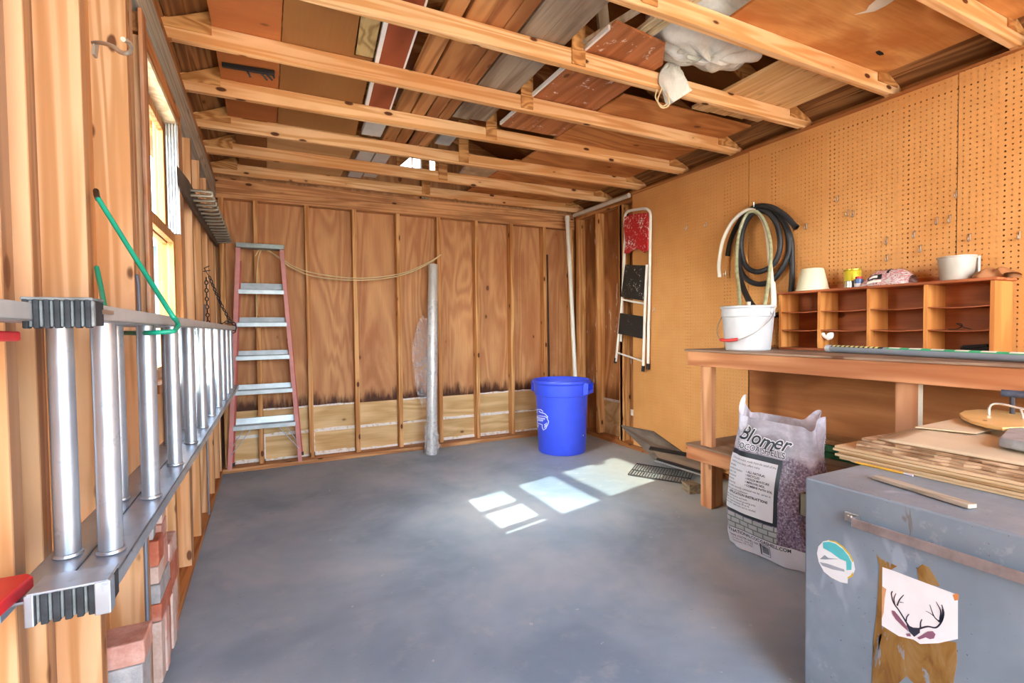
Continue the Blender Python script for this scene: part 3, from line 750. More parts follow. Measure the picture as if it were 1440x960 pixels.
# ------------------------------------------------------------------ blue bin
M['blue'] = plain('blue_plastic', '3a55e8', .42, var=.05, coat=.1)
bc = Vector((2.535, 4.075, 0))
t = thing('recycling_bin', 'round blue plastic recycling bin with side handles standing on the floor', 'bin', bc)
m = MB()
m.lathe([(.0, .012), (.205, .012), (.214, 0), (.222, .004), (.228, .02), (.246, .545), (.262, .552), (.264, .575), (.266, .655), (.272, .660), (.281, .668), (.283, .684), (.279, .692), (.272, .693), (.262, .682), (.252, .62), (.236, .30), (.216, .03), (.0, .025)], bc, 72, cap=False)
m.build('body', M['blue'], t, smooth=True, angle=35)
vd = math.atan2(_F.y, _F.x)
def hand(phi):
    d = Vector((math.cos(phi), math.sin(phi), 0)); s = Vector((-d.y, d.x, 0))
    def q(rr, a, z): return bc+d*rr+s*a+Vector((0, 0, z))
    m = MB()
    for sg in (-1, 1): m.slab([q(.258, sg*.078, .555), q(.30, sg*.066, .575), q(.302, sg*.064, .665), q(.258, sg*.078, .672)], s*(-sg*.014))
    m.slab([q(.258, -.078, .668), q(.302, -.064, .66), q(.302, .064, .66), q(.258, .078, .668)], (0, 0, .010))
    m.slab([q(.29, -.066, .572), q(.302, -.066, .572), q(.304, -.066, .605), q(.292, -.066, .605)], s*.132)
    m.build('handle', M['blue'], t, bevel=.003)
h0 = math.atan2(-.92, .55)
hand(h0+.02); hand(h0+PI)
# printed mark: a lettered block inside a drawn outline
ink = plain('white_ink', 'd7e2ff', .5, var=.02)
def binpt(px, py):
    d = ray(px, py); lo, hi = 4.2, 4.77
    rr = lambda z: .2285+(.246-.2285)*max(0, min(1, z/.545))
    for _ in range(40):
        mid = (lo+hi)/2; q = _C+d*mid; e = math.hypot(q.x-bc.x, q.y-bc.y)-rr(q.z)
        if e > 0: lo = mid
        else: hi = mid
    q = _C+d*hi; n = Vector((q.x-bc.x, q.y-bc.y, 0)).normalized(); R = rr(q.z)+.0012
    return Vector((bc.x+n.x*R, bc.y+n.y*R, q.z))
def bp(x, y): return binpt(745+x*40/853, 570+y*45/960)
m = MB()
def stroke(pts, w=.0042):
    P = [bp(*p) for p in pts]
    m.tube(P, w, 6)
for s_ in ([(185, 215), (235, 115), (330, 120), (400, 175), (385, 225), (310, 200), (280, 165)], [(385, 225), (460, 250), (540, 340), (525, 400), (565, 480), (545, 560), (480, 690), (410, 735), (375, 640), (380, 580)], [(380, 580), (300, 545), (205, 530), (190, 330)], [(205, 560), (215, 640), (255, 650), (262, 570)], [(440, 660), (500, 600), (515, 520), (440, 580)], [(470, 560), (455, 640)], [(190, 320), (300, 310), (460, 330), (520, 370)]):
    stroke(s_)
for i, yy in enumerate((375, 440)):
    for k in range(6 - i*2):
        x0 = 235+k*40+i*20; s2 = yy+k*6
        stroke([(x0, s2-26), (x0, s2+26)], .0028); stroke([(x0+2, s2-24), (x0+24, s2-20), (x0+24, s2), (x0+2, s2+2)], .0022)
m.build('printed_mark', ink, t)['label'] = 'white printed recycling mark'
m = MB(); P = binpt(820, 612); m.lathe([(.0, 0), (.008, .0), (.008, .001), (0, .001)], P, 10, axis=(P-bc).to_2d().to_3d(), cap=False); m.build('sticker_spot', ink, t)
# ================================================================== RIGHT WALL AND WORKBENCH
# ---- folded step stool hanging on the wall
t = thing('step_stool', 'folded white step stool with red top tray and black treads hung on the right wall', 'stool', (3.13, 3.75, .80))
wt = plain('chipped_white_tube', 'e6e4da', .4, var=.06)
def speck(name, base, fleck, thr=.62):
    n = NT(name); v = n.vec(); a = n.noise(n.mul(v, (55, 55, 38)), 1, 3, .7, 1.0); b = n.noise(v, 9, 3, .5)
    k = n.sstep(n.math('ADD', n.math('MULTIPLY', a, .7), n.math('MULTIPLY', b, .3)), thr-.03, thr+.02)
    n.color(n.mix(k, srgb(base), srgb(fleck))); return n.done(.5)
def sx(px, py, x): return PX(px, py, x)
xa, xb_ = 3.125, 3.155
m = MB()                                   # hand-rail loop
m.tube(spline([sx(873, 480, xb_), sx(876, 400, xb_), sx(879, 330, xb_), sx(878.5, 308, xb_), sx(881, 299, xb_), sx(887, 296, xb_), sx(903, 293.5, xb_), sx(911, 294.5, xb_), sx(914.5, 301, xb_), sx(914.5, 320, xb_), sx(913.5, 400, xb_), sx(912, 470, xb_), sx(911.5, 516, xb_)], 6), .0135, 12)
m.build('rear_frame', wt, t, smooth=True)
m = MB(); m.tube([sx(878, 374, xa), sx(874, 430, xa), sx(866, 508, xa)], .0115, 12); m.tube([sx(909.5, 372, xa), sx(907, 430, xa), sx(904.5, 520, xa)], .0125, 12)
m.tube([sx(875, 421, xa), sx(907, 427, xa)], .010, 10); m.tube([sx(868.5, 496, xa), sx(905, 508, xa)], .009, 10)
m.build('front_frame', wt, t, smooth=True)
for (p, q, x) in (((866, 503), (865, 510), xa), ((904.8, 514), (904, 522), xa), ((911.5, 511), (911.3, 519), xb_)):
    m = MB(); m.tube([sx(*p, x), sx(*q, x)], .016, 12); m.build('foot', M['black'], t, smooth=True)
def plate(pts, x, th, name, mat):
    m = MB(); m.slab([sx(a, b, x) for a, b in pts], (th, 0, 0)); return m.build(name, mat, t, bevel=.003)
plate([(879, 372), (908, 373), (905, 423), (873, 417)], xa-.012, .022, 'tread', speck('black_tread', '232323', 'c9c6bd'))
plate([(871.5, 440), (904.5, 445), (902.5, 476), (869, 469)], xa-.012, .022, 'tread', speck('black_tread_lower', '262524', 'c2bdb0', .66))
plate([(878, 305), (888, 301), (909, 299), (911, 310), (910, 352), (905, 355), (898, 350), (890, 351), (884, 356), (877, 356), (880, 345), (877, 320)], xa+.004, .018, 'top_tray', speck('chipped_red', 'b51f25', 'eadfd6', .585))

# ---- hooks in the pegboard
hk = MB(); hk.tube(spline([Vector(p) for p in [(0, 0, .012), (-.006, 0, .012), (-.008, 0, .004), (-.008, 0, -.018), (-.011, 0, -.024), (-.022, 0, -.026), (-.027, 0, -.018), (-.027, 0, -.008)]], 4), .0026, 8)
hk0 = hk.build('peg_hook', M['chrome'], smooth=True, base=(0, 0, 0))
def place_hook(px, py, first=[True]):
    o = hk0 if first[0] else hk0.copy()
    if not first[0]: COL.objects.link(o)
    first[0] = False; o.location = PX(px, py, XR); return o
HK = [(994, 314, 'small bright hook in the pegboard between the step stool and the hoses'),
      (966.6, 319, 'small bright hook low left of the hook beside the hoses, nearer the step stool'),
      (921, 434, 'small hook low in the pegboard just right of the step stool'),
      (1021.5, 383, 'small hook just under the open end of the white hose'),
      (1135, 317, 'small bright hook just right of the upper black hose end'),
      (1178.7, 278, 'small bright hook high above the white plastic pot'),
      (1193, 298, 'left hook of a close pair above the yellow can'),
      (1201, 299, 'right hook of a close pair above the yellow can'),
      (1346, 271, 'highest hook in the pegboard, above the measuring jug'),
      (1319, 309, 'left hook of the pair above the measuring jug'),
      (1337, 306, 'right hook of the pair above the measuring jug'),
      (1365, 332, 'lone hook up and to the right of the measuring jug'),
      (1295.6, 348, 'hook left of and level with the rim of the measuring jug'),
      (1249, 361, 'lowest hook, between the wrapped pack and the measuring jug'),
      (1248, 337, 'dull hook right above the lowest hook near the wrapped pack'),
      (1286.7, 328, 'dull hook up and left of the jug, below the hook pair'),
      (1435, 329, 'hook at the far right edge, above the brown paper bag')]
for px, py, lb in HK: tag(place_hook(px, py), lb, 'hook', 'hooks in the pegboard')

# ---- hoses
M['hose'] = plain('black_hose', '2b2d30', .5, var=.2)
M['whitehose'] = plain('white_hose', 'dedbcc', .4, var=.05)
def ribbed(n0):
    n = NT(n0); v = n.vec(); a = n.noise(v, 40, 3, .6); n.color(n.ramp(a, (.3, srgb('8a8f6c')), (.7, srgb('b5b795'))))
    return n.done(.3, 0, .6)
t = thing('black_hose', 'thick black corrugated hose coiled and hung on the pegboard', 'hose', (3.13, 2.4, 1.3))
def hosepath(pts, n=9): return spline([PX(a, b, x) for a, b, x in pts], n)
def corr(m, path, r, n=12):
    # fine rings along the hose
    L = [0]
    for a, b in zip(path, path[1:]): L.append(L[-1]+(b-a).length)
    tot = L[-1]; k = max(8, int(tot/.007)); out = []; j = 0
    for i in range(k+1):
        s = tot*i/k
        while j < len(path)-2 and L[j+1] < s: j += 1
        f = (s-L[j])/max(1e-6, L[j+1]-L[j]); out.append(path[j].lerp(path[j+1], f))
    rr = lambda u: r*(1.0 if int(round(u*k)) % 2 else .90)
    m.tube(out, rr, n)
h = .019
m = MB()
corr(m, hosepath([(1023, 360, 3.145), (1029, 333, 3.145), (1044, 306, 3.145), (1066, 291, 3.14), (1088, 297, 3.14), (1104, 317, 3.14), (1110, 345, 3.14), (1104, 370, 3.14), (1086, 394, 3.135), (1064, 399, 3.13), (1045, 387, 3.125), (1037, 358, 3.12), (1041, 326, 3.115), (1056, 301, 3.11), (1076, 297, 3.11), (1092, 314, 3.11), (1097, 345, 3.11), (1088, 371, 3.11), (1066, 382, 3.10), (1049, 374, 3.095), (1042, 350, 3.085), (1045, 322, 3.08), (1056, 302, 3.075), (1066, 297, 3.075)]), h)
m.build('coil', M['hose'], t, smooth=True, angle=80)
m = MB(); corr(m, hosepath([(1118, 318, 3.09), (1104, 303, 3.10), (1086, 292, 3.10), (1066, 290, 3.105), (1050, 300, 3.10), (1041, 325, 3.09), (1038, 360, 3.05), (1042, 395, 2.95), (1052, 420, 2.82), (1060, 432, 2.74)]), h)
m.build('loose_length', M['hose'], t, smooth=True, angle=80)
m = MB(); corr(m, hosepath([(1100, 305, 3.15), (1112, 335, 3.15), (1114, 370, 3.155), (1113, 400, 3.16), (1110, 420, 3.16), (1100, 438, 3.16), (1085, 445, 3.15)]), h*.9)
m.build('tail', M['hose'], t, smooth=True, angle=80)
m = MB(); P = PX(1119.5, 319.5, 3.089); dd = (PX(1119.5, 319.5, 3.089)-PX(1104, 303, 3.10)).normalized()
m.lathe([(.0205, -.012), (.0205, .002), (.013, .002), (.013, -.01)], P, 16, axis=dd, cap=False); m.build('end_collar', M['black'], t, smooth=True)
m = MB(); m.tube(spline([PX(1060, 288, XR), PX(1060, 285, 3.10), PX(1060, 290, 3.06), PX(1060, 284, 3.05)], 4), .004, 8)
tag(m.build('wall_hook', M['chrome'], smooth=True), 'steel hook in the pegboard carrying the hoses', 'hook')
t = thing('white_hose', 'white hose hung over the coil with a wand end in the bucket', 'hose', (3.0, 2.4, 1.3))
m = MB(); m.tube(hosepath([(1012, 388, 3.06), (1011, 372, 3.06), (1016, 340, 3.06), (1029, 313, 3.065), (1047, 297, 3.07), (1060, 296, 3.07), (1072, 307, 3.06), (1079, 330, 3.0), (1082, 360, 2.93), (1085, 392, 2.86), (1086, 402, 2.85)], 8), .0135, 12); m.build('hose_length', M['whitehose'], t, smooth=True)
m = MB(); m.tube(hosepath([(1086, 398, 2.852), (1087.5, 420, 2.81), (1086, 434, 2.80), (1080, 446, 2.80)], 6), .018, 14); m.build('wand', M['whitehose'], t, smooth=True)
m = MB(); m.tube([PX(1012, 385, 3.06), PX(1012, 389.5, 3.06)], .0155, 14); m.build('hose_end', M['whitehose'], t, smooth=True)
m = MB(); m.tube(hosepath([(1041, 432, 2.72), (1039, 405, 2.83), (1036, 375, 2.93), (1038, 335, 3.03), (1047, 306, 3.055), (1058, 297, 3.06), (1070, 303, 3.05), (1080, 325, 3.0), (1084, 352, 2.94), (1082, 385, 2.86), (1077, 420, 2.76), (1074, 436, 2.73)], 8), .0115, 10)
tag(m.build('clear_hose', ribbed('greenish_clear_hose'), smooth=True), 'greenish clear hose looped over the wall hook with both ends in the bucket', 'hose')

# ---- workbench
BX = 2.528; BT = 1.036
M['oldpaint'] = plain('worn_grey_paint', 'bdb8a6', .7, var=.15)
t = thing('workbench', 'long wooden workbench with a low shelf built along the right wall', 'workbench', (2.85, 1.2, 0))
MB().box(BX-.012, XR-.002, -.6, 2.485, BT-.012, BT).build('bench_top', M['benchtop'], t, bevel=.002)
MB().box(BX-.002, BX+.036, -.6, 2.465, BT-.105, BT-.013).build('front_rail', M['benchwood'], t, bevel=.003)
MB().box(BX+.037, XR-.004, 2.425, 2.463, BT-.105, BT-.013).build('end_rail', M['benchwood'], t, bevel=.003)
MB().box(BX-.006, XR-.01, -.6, 2.48, .392, .404).build('low_shelf', M['benchtop'], t, bevel=.002)
MB().box(BX-.002, BX+.036, -.6, 2.478, .302, .391).build('low_rail', M['benchwood'], t, bevel=.003)
MB().box(BX+.037, XR-.01, 2.43, 2.468, .302, .391).build('low_rail', M['benchwood'], t, bevel=.003)
for y in (2.30, 1.165, -.1):
    b = MB(); b.box(BX+.037, BX+.075, y+(.0015 if y < 2 else 0), y+.089, .0, BT-.013)
    if y < 2: b.box(BX+.0375, BX+.0745, y, y+.0014, .0, BT-.013, 1)
    b.build('leg', [M['benchleg'], M['oldpaint']], t)
    MB().box(BX+.0365+.04, BX+.165, y+.02, y+.058, 0, .30).build('leg_block', M['benchleg'], t, bevel=.002)
m = MB(); m.bar((BX+.30, 2.2, .20), (BX+.30, .2, .20), .036, .085); m.build('stretcher', M['benchwood'], t, bevel=.002)

# ---- pigeonhole shelf
PXF, PXB = 2.98, 3.165; PY0, PY1 = 1.062, 2.130; PZ0, PZ1 = BT, 1.392
M['box'] = wood('box_wood', 'd99549', 'bb7230', 'Z', cross=5, grain=.5, stain='a85f24', stain_amt=.4, knots=.2)
M['boxedge'] = wood('box_edge_wood', 'e5b077', 'd0904f', 'Z', knots=.1)
M['boxtop'] = wood('box_top_wood', 'b9683a', '8f4a25', 'Y', stain='7c3f20', stain_amt=.4, knots=.1)
M['boxback'] = plywood('box_back', 'b5673a', '8f4a26', 'Y', stain='7d3f20', stain_amt=.5)
t = thing('pigeonhole_unit', 'wooden pigeonhole unit of twelve open cells on the back of the workbench', 'shelf', ((PXF+PXB)/2, (PY0+PY1)/2, PZ0))
MB().box(PXF-.012, PXB+.004, PY0-.012, PY1+.012, PZ1-.004, PZ1+.010).build('top', M['boxtop'], t, bevel=.004)
MB().box(PXF, PXB, PY0, PY1, PZ0, PZ0+.014).build('bottom', M['boxtop'], t, bevel=.002)
MB().box(PXB-.006, PXB, PY0+.018, PY1-.018, PZ0+.014, PZ1-.004).build('back', M['boxback'], t)
cy = [PY1, 1.850, 1.588, 1.326, PY0]; wd = .018
ys = [PY0+.009] + [1.329, 1.594, 1.868] + [PY1-.009]
for y in ys:
    MB().box(PXF, PXB-.007, y-.009, y+.009, PZ0+.014, PZ1-.004).build('upright', M['box'], t, bevel=.0015)
for a, b in zip(ys, ys[1:]):
    for z in (PZ0+.124, PZ0+.238):
        def sh(u, v, a=a, b=b, z=z): return (PXF+.004+(PXB-.01-PXF)*v, a+.009+(b-a-.018)*u, z-.006*math.sin(PI*u))
        m = MB(); m.grid(sh, 9, 2); o = m.build('shelf', M['boxtop'], t, solid=.004)
MB().box(3.150, 3.164, PY0-.0, PY1, PZ1+.010, PZ1+.045).build('back_rail', M['boxtop'], t, bevel=.002)
# things in and on it
m = MB(); c = Vector((PXF+.02, 1.82, PZ0+.067))
m.tube(spline([c+Vector(p) for p in [(0, .028, .018), (0, .02, .004), (0, .004, -.006), (0, -.01, -.004), (0, -.006, .008), (0, -.026, .016), (0, -.022, -.004), (.004, 0, -.014)]], 5), .0105, 10)
wtoy = m.build('plastic_clip', plain('white_clip', 'e9e7e2', .4), smooth=True)
wtoy.location.z = PZ0+.062; wtoy.location.y = 1.868-.009-.031
tag(wtoy, 'small white bent plastic clip on the divider of a bottom pigeonhole cell', 'clip')
m = MB(); m.slab([(PXF+.03, 1.09, PZ0+.0142), (PXF+.07, 1.215, PZ0+.0142), (PXF+.11, 1.215, PZ0+.0142), (PXF+.11, 1.085, PZ0+.0142)], (0, 0, .030)); m.tube([(PXF+.05, 1.20, PZ0+.04), (PXF+.05, 1.10, PZ0+.05)], .009, 8)
tag(m.build('black_case', plain('black_plastic', '1a1a1c', .4), bevel=.004), 'black plastic case in the bottom right cell', 'case')
m = MB(); zz = PZ0+.238-.114+.003
m.tube(spline([Vector(p) for p in [(PXF+.05, 1.255, zz), (PXF+.06, 1.22, zz+.002), (PXF+.05, 1.20, zz+.022), (PXF+.07, 1.23, zz+.03), (PXF+.06, 1.20, zz+.012), (PXF+.05, 1.165, zz)]], 6), .0022, 6)
tag(m.build('wire_scrap', M['black'], smooth=True), 'small dark twist of wire in the middle right cell', 'wire')
m = MB(); m.slab([(PXF-.03, 1.01, BT+.001), (PXF-.03, 1.05, BT+.001), (PXF+.05, 1.05, BT+.001), (PXF+.05, 1.0, BT+.001)], (0, 0, .02))
tag(m.build('paper_scrap', M['white'], bevel=.002), 'scrap of white paper on the bench beside the right end of the pigeonholes', 'paper')
ZT2 = PZ1+.0103
c = Vector((3.052, 1.955, ZT2)); t = MB()
t.lathe([(.0, .137), (.058, .137), (.062, .133), (.088, .012), (.092, .010), (.092, 0), (.086, 0), (.058, .128), (0, .130)], c, 40, cap=False)
tag(t.build('plant_pot', plain('cream_plastic', 'd9d8bd', .45, var=.04), smooth=True), 'cream plastic pot standing upside down on the left end of the pigeonholes', 'pot')
c = Vector((3.095, 1.742, ZT2))
t = thing('tin_can', 'tall yellow tin can with a bare metal foot on the pigeonholes', 'can', c)
m = MB(); m.lathe([(.0, 0), (.045, 0), (.045, .004), (.0435, .006), (.0435, .028)], c, 32, cap=False); m.build('metal_foot', M['chrome'], t, smooth=True)
m = MB(); m.lathe([(.0438, .028), (.0438, .098), (.040, .103)], c, 32, cap=False); m.build('body', plain('yellow_label', 'd8cb3a', .3, .35, var=.08), t, smooth=True)
m = MB(); m.lathe([(.040, .103), (.0455, .104), (.0455, .112), (.040, .113), (.039, .108), (0, .107)], c, 32, cap=False); m.build('lid', plain('gold_lid', 'b9a93b', .3, .5), t, smooth=True)
c = Vector((3.035, 1.725, ZT2)); m = MB()
t = thing('small_can', 'small bare silver can in front of the yellow can', 'can', c)
m.lathe([(0, 0), (.022, 0), (.023, .002), (.021, .004), (.021, .036), (.023, .038), (.022, .041), (0, .040)], c, 24, cap=False); m.build('body', M['chrome'], t, smooth=True)
c = Vector((3.03, 1.672, ZT2))
t = thing('small_can', 'small blue and white can with a red cap beside the wrapped pack', 'can', c)
m = MB(); m.lathe([(0, 0), (.021, 0), (.022, .002), (.022, .022)], c, 24, cap=False); m.build('white_band', plain('blue_white', 'd5dbe6', .35), t, smooth=True)
m = MB(); m.lathe([(.022, .022), (.022, .045), (.019, .048)], c, 24, cap=False); m.build('blue_band', plain('can_blue', '49658f', .35), t, smooth=True)
m = MB(); m.lathe([(.017, .048), (.018, .049), (.018, .059), (.015, .062), (0, .062)], c, 20, cap=False); m.build('cap', plain('can_red', 'b8342e', .4), t, smooth=True)
# wrapped pack
c = Vector((3.05, 1.535, ZT2))
t = thing('wrapped_pack', 'pack with red and black print shrink wrapped in clear film on the pigeonholes', 'pack', c)
def hump(u, v, g=0.0):
    y = .115-.235*u; prof = math.sin(PI*min(1, max(0, u*1.0)))**.5
    hh = (.012+.075*min(1, (u+.02)*3.2)**.7*(1-max(0, u-.72)**2*7))
    a = PI*v; return c+Vector((-.05*math.cos(a)*(.9+.1*prof), y, max(.0005, hh*math.sin(a)**.55)+g))
m = MB(); m.grid(lambda u, v: hump(u, v), 24, 14)
def packmat():
    n = NT('printed_wrap'); v = n.vec(); sp = n.sep(v); a = n.noise(n.mul(v, (30, 24, 60)), 1, 3, .7, .6)
    col = n.ramp(a, (.40, srgb('b9b6b2')), (.5, srgb('a94a55')), (.56, srgb('d2cfcc')), (.64, srgb('7d3a44')))
    k = n.math('GREATER_THAN', sp[1], .0); col = n.mix(k, srgb('b4b3ab'), col)
    n.color(col); n.bump(a, .4, .004); return n.done(.18, 0, .6)
m.build('pack_body', packmat(), t, smooth=True)
def onp(u, v): return hump(u, v, .0)+Vector((-.0015, 0, .001))
m = MB()
for (u0, u1, v0, v1) in ((.17, .47, .06, .17), (.55, .6, .2, .55)): m.grid(lambda a, b: onp(u0+(u1-u0)*a, v0+(v1-v0)*b), 8, 4)
m.build('black_band', plain('print_black', '17181a', .3), t, smooth=True, solid=.0008)
m = MB(); m.grid(lambda a, b: onp(.20+.18*a, .085+.055*b)+Vector((-.0015, 0, .0005)), 8, 3); m.grid(lambda a, b: onp(.16+.30*a, .015+.03*b)+Vector((-.0015, 0, .0002)), 8, 3)
m.build('white_band', M['white'], t, smooth=True, solid=.0006)
# measuring jug
c = Vector((3.055, 1.235, ZT2))
t = thing('measuring_jug', 'translucent plastic measuring jug with a handle on the right of the pigeonholes', 'jug', c)
def jugmat():
    n = NT('milky_plastic'); a = n.noise(n.vec(), 5, 2, .5); n.color(n.ramp(a, (.3, srgb('c4bfb2')), (.7, srgb('d6d2c8'))))
    n.bsdf.inputs['Transmission Weight'].default_value = .25; return n.done(.3, 0, .5)
M['jug'] = jugmat(); m = MB()
m.lathe([(0, .003), (.060, .0), (.063, .004), (.073, .110), (.076, .112), (.076, .118), (.073, .118), (.070, .112), (.060, .008), (0, .006)], c, 48, cap=False); m.build('body', M['jug'], t, smooth=True)
sd = Vector((_R.x, _R.y, 0)).normalized(); e = c+sd*.072
m = MB(); m.bar(e+Vector((0, 0, .112)), e+sd*.036+Vector((0, 0, .117)), .030, .012); 
hp = [e+sd*.030+Vector((0, 0, .118)), e+sd*.030+Vector((0, 0, .036))]; m.bar(hp[0], hp[1], .026, .013, sd); m.build('handle', M['jug'], t, bevel=.004)
# brown paper bag on the right end
c = Vector((3.07, 1.094, ZT2)); m = MB()
def bagp(u, v): 
    y = .055-.115*u; h = .05*math.sin(PI*(.12+.75*u))*(1+.15*math.sin(9*u))
    a = PI*v; return c+Vector((-.075*math.cos(a)*(1+.2*math.sin(7*u)), y+.008*math.sin(6*v), max(.001, h*math.sin(a)**.7*(1+.12*math.sin(17*u+5*v)))))
m.grid(bagp, 22, 12)
tag(m.build('paper_bag', plain('brown_paper', '9d6a42', .7, var=.2), smooth=True, angle=30), 'crumpled brown paper bag lying on the right end of the pigeonholes', 'bag')

# grey tube lying along the front of the bench
t = thing('grey_tube', 'long grey plastic tube lying along the front of the bench top', 'tube', (2.72, 1.2, BT))
p0 = Vector((2.86, 1.745, BT+.0212)); p1 = Vector((2.575, .55, BT+.0212)); dr = (p1-p0).normalized()
m = MB(); m.tube([p0+dr*.004, p1], .019, 22); m.build('tube', plain('grey_pvc', '8d9aa8', .35, var=.06), t, smooth=True)
m = MB(); m.lathe([(0, -.004), (.015, -.003), (.0205, .002), (.0205, .03), (.019, .031)], p0, 22, axis=dr, cap=False); m.build('end_cap', plain('clear_cap', 'bcc8d2', .2, var=.05), t, smooth=True)
sdv = dr.cross(Vector((0, 0, 1))).normalized()
def arc(s0, s1, a0, a1, mb, n=4):
    def fn(u, v):
        a = a0+(a1-a0)*v; return p0+dr*(s0+(s1-s0)*u)+(sdv*math.sin(a)+Vector((0, 0, 1))*math.cos(a))*.0197
    mb.grid(fn, 2, n)
M['yel'] = plain('label_yellow', 'e6dc8f', .4); LG = (p1-p0).length; md = MB(); ml = MB()
arc(.04, .345, -.35, .95, md, 6)
for i in range(10):
    ml = MB(); arc(.05+i*.028, .066+i*.028, -.3, .9, ml); ml.build('yellow_mark', M['yel'], t, solid=.0016)
M['tapegreen'] = plain('green_label', '3cb17c', .4)
def flip(): pass
wh = MB(); gn = MB()
arc(.365, 1.02, -.4, 1.0, gn, 6)
for i in range(6):
    wh = MB(); arc(.375+i*.10, .43+i*.10, -.3, .75, wh); wh.build('white_mark', M['white'], t, solid=.0016)
sgn = 1 if sdv.x < 0 else -1
md.build('dark_band', M['black'], t, solid=.0006)
gn.build('green_label', M['tapegreen'], t, solid=.0006)

# ---- bucket
c = Vector((2.745, 2.175, BT))
t = thing('plastic_bucket', 'white plastic bucket with wire handle and red grip on the bench', 'bucket', c)
bk = plain('bucket_white', 'c6cbcf', .4, var=.04)
m = MB(); m.lathe([(0, .006), (.118, .006), (.126, 0), (.132, .006), (.150, .21), (.155, .212), (.1555, .262), (.162, .266), (.163, .276), (.158, .279), (.150, .272), (.146, .21), (.128, .012), (0, .012)], c, 64, cap=False)
m.build('body', bk, t, smooth=True, angle=35)
def around(az, r, z): return c+Vector((math.cos(az)*r, math.sin(az)*r, z))
vd = math.atan2(-c.y, -c.x)                # towards the camera
ea, eb = vd+1.02, vd+1.02+PI
for az in (ea, eb):
    m = MB(); m.lathe([(0, -.004), (.020, -.003), (.021, .004), (.016, .010), (0, .011)], around(az, .158, .240), 18, axis=(math.cos(az), math.sin(az), 0), cap=False); m.build('ear', bk, t, smooth=True)
A0, B0 = around(ea, .170, .24), around(eb, .170, .24)
mid = [around(vd+.75, .178, .19), around(vd+.25, .183, .115), around(vd-.22, .186, .073), around(vd-.62, .186, .065), around(vd-1.05, .184, .068), around(vd-1.6, .180, .14)]
path = spline([A0]+mid+[B0], 8)
m = MB(); m.tube(path, .0026, 8); m.build('bail', M['chrome'], t, smooth=True)
m = MB(); m.tube(spline([around(vd-.30, .1865, .072), around(vd-.62, .1862, .065), around(vd-.98, .1845, .067)], 6), .0095, 12); m.build('grip', plain('grip_red', 'd9433f', .4), t, smooth=True)
m = MB(); m.tube([around(vd+.3, .02, .20), around(vd+.2, .03, .305)], .012, 10)
tag(m.build('pipe_stub', M['whitehose'], smooth=True), 'short pale pipe end sticking up inside the bucket', 'pipe')
# ------------------------------------------------------------------ text helper: flat letters as vertices in (u, v)
def text_mesh(txt, size=1.0, shear=0.0, bold=0.0, align='LEFT'):
    cu = bpy.data.curves.new('t', 'FONT'); cu.body = txt; cu.size = size; cu.shear = shear; cu.offset = bold; cu.align_x = align; cu.resolution_u = 3
    ob = bpy.data.objects.new('t', cu); COL.objects.link(ob)
    dg = bpy.context.evaluated_depsgraph_get(); dg.update(); me = bpy.data.meshes.new_from_object(ob.evaluated_get(dg))
    bm = bmesh.new(); bm.from_mesh(me); bmesh.ops.triangulate(bm, faces=bm.faces[:])
    vs = [v.co.copy() for v in bm.verts]; fs = [[v.index for v in f.verts] for f in bm.faces]; bm.free()
    bpy.data.objects.remove(ob); bpy.data.curves.remove(cu); bpy.data.meshes.remove(me)
    return vs, fs
# ================================================================== BAG OF SHELLS
bgc = Vector((2.345, 1.700, 0)); BA, BB = .232, .112
th_tab = None
def bag_a(z): return BA*(1.0 if z > .05 else .93+1.4*z)*(1+.02*math.sin(7*z))-.05*max(0, z-.45)
def bag_b(z):
    k = max(0, min(1, (z-.40)/.38)); return BB*(.9+.25*math.sin(PI*min(1, z/.5)))*(1-k*k*(3-2*k)*.55)
def bag_top(th):
    # height of the open mouth round the bag; th 0 = far end, pi = near end, 0..pi = side facing the room
    d = th % (2*PI)
    f = lambda c, w: math.exp(-((min(abs(d-c), 2*PI-abs(d-c)))/w)**2)
    return .690+.115*f(0, .42)+.055*f(PI*.99, .45)+.075*f(PI*1.25, .35)+.02*f(PI*1.6, .6)-.025*f(PI*.80, .25)
def sp_(x, e): return math.copysign(abs(x)**e, x)
def bag(th, v, g=0.0):
    """th angle round, v height share"""
    z = v*bag_top(th); e = .62
    zz = z
    lean = .075*(zz/.75)**1.3
    yaw = .06
    lx_ = BB and -bag_b(zz)*sp_(math.sin(th), e); ly = bag_a(zz)*sp_(math.cos(th), e)
    w = .007*math.sin(11*zz+3*th)*math.sin(5*th+4*zz)+.004*math.sin(23*zz+7*th)
    if zz > .55: w += .010*math.sin(9*th+14*zz)*min(1, (zz-.55)/.1)
    n = Vector((-sp_(math.sin(th), 1), sp_(math.cos(th), 1)*.6, 0))
    if n.length > 0: n.normalize()
    p = Vector((lx_, ly, 0))+n*(w+g)
    p = Vector((p.x*math.cos(yaw)-p.y*math.sin(yaw), p.x*math.sin(yaw)+p.y*math.cos(yaw), 0))
    return bgc+p+Vector((lean*.6, 0, zz+.004))
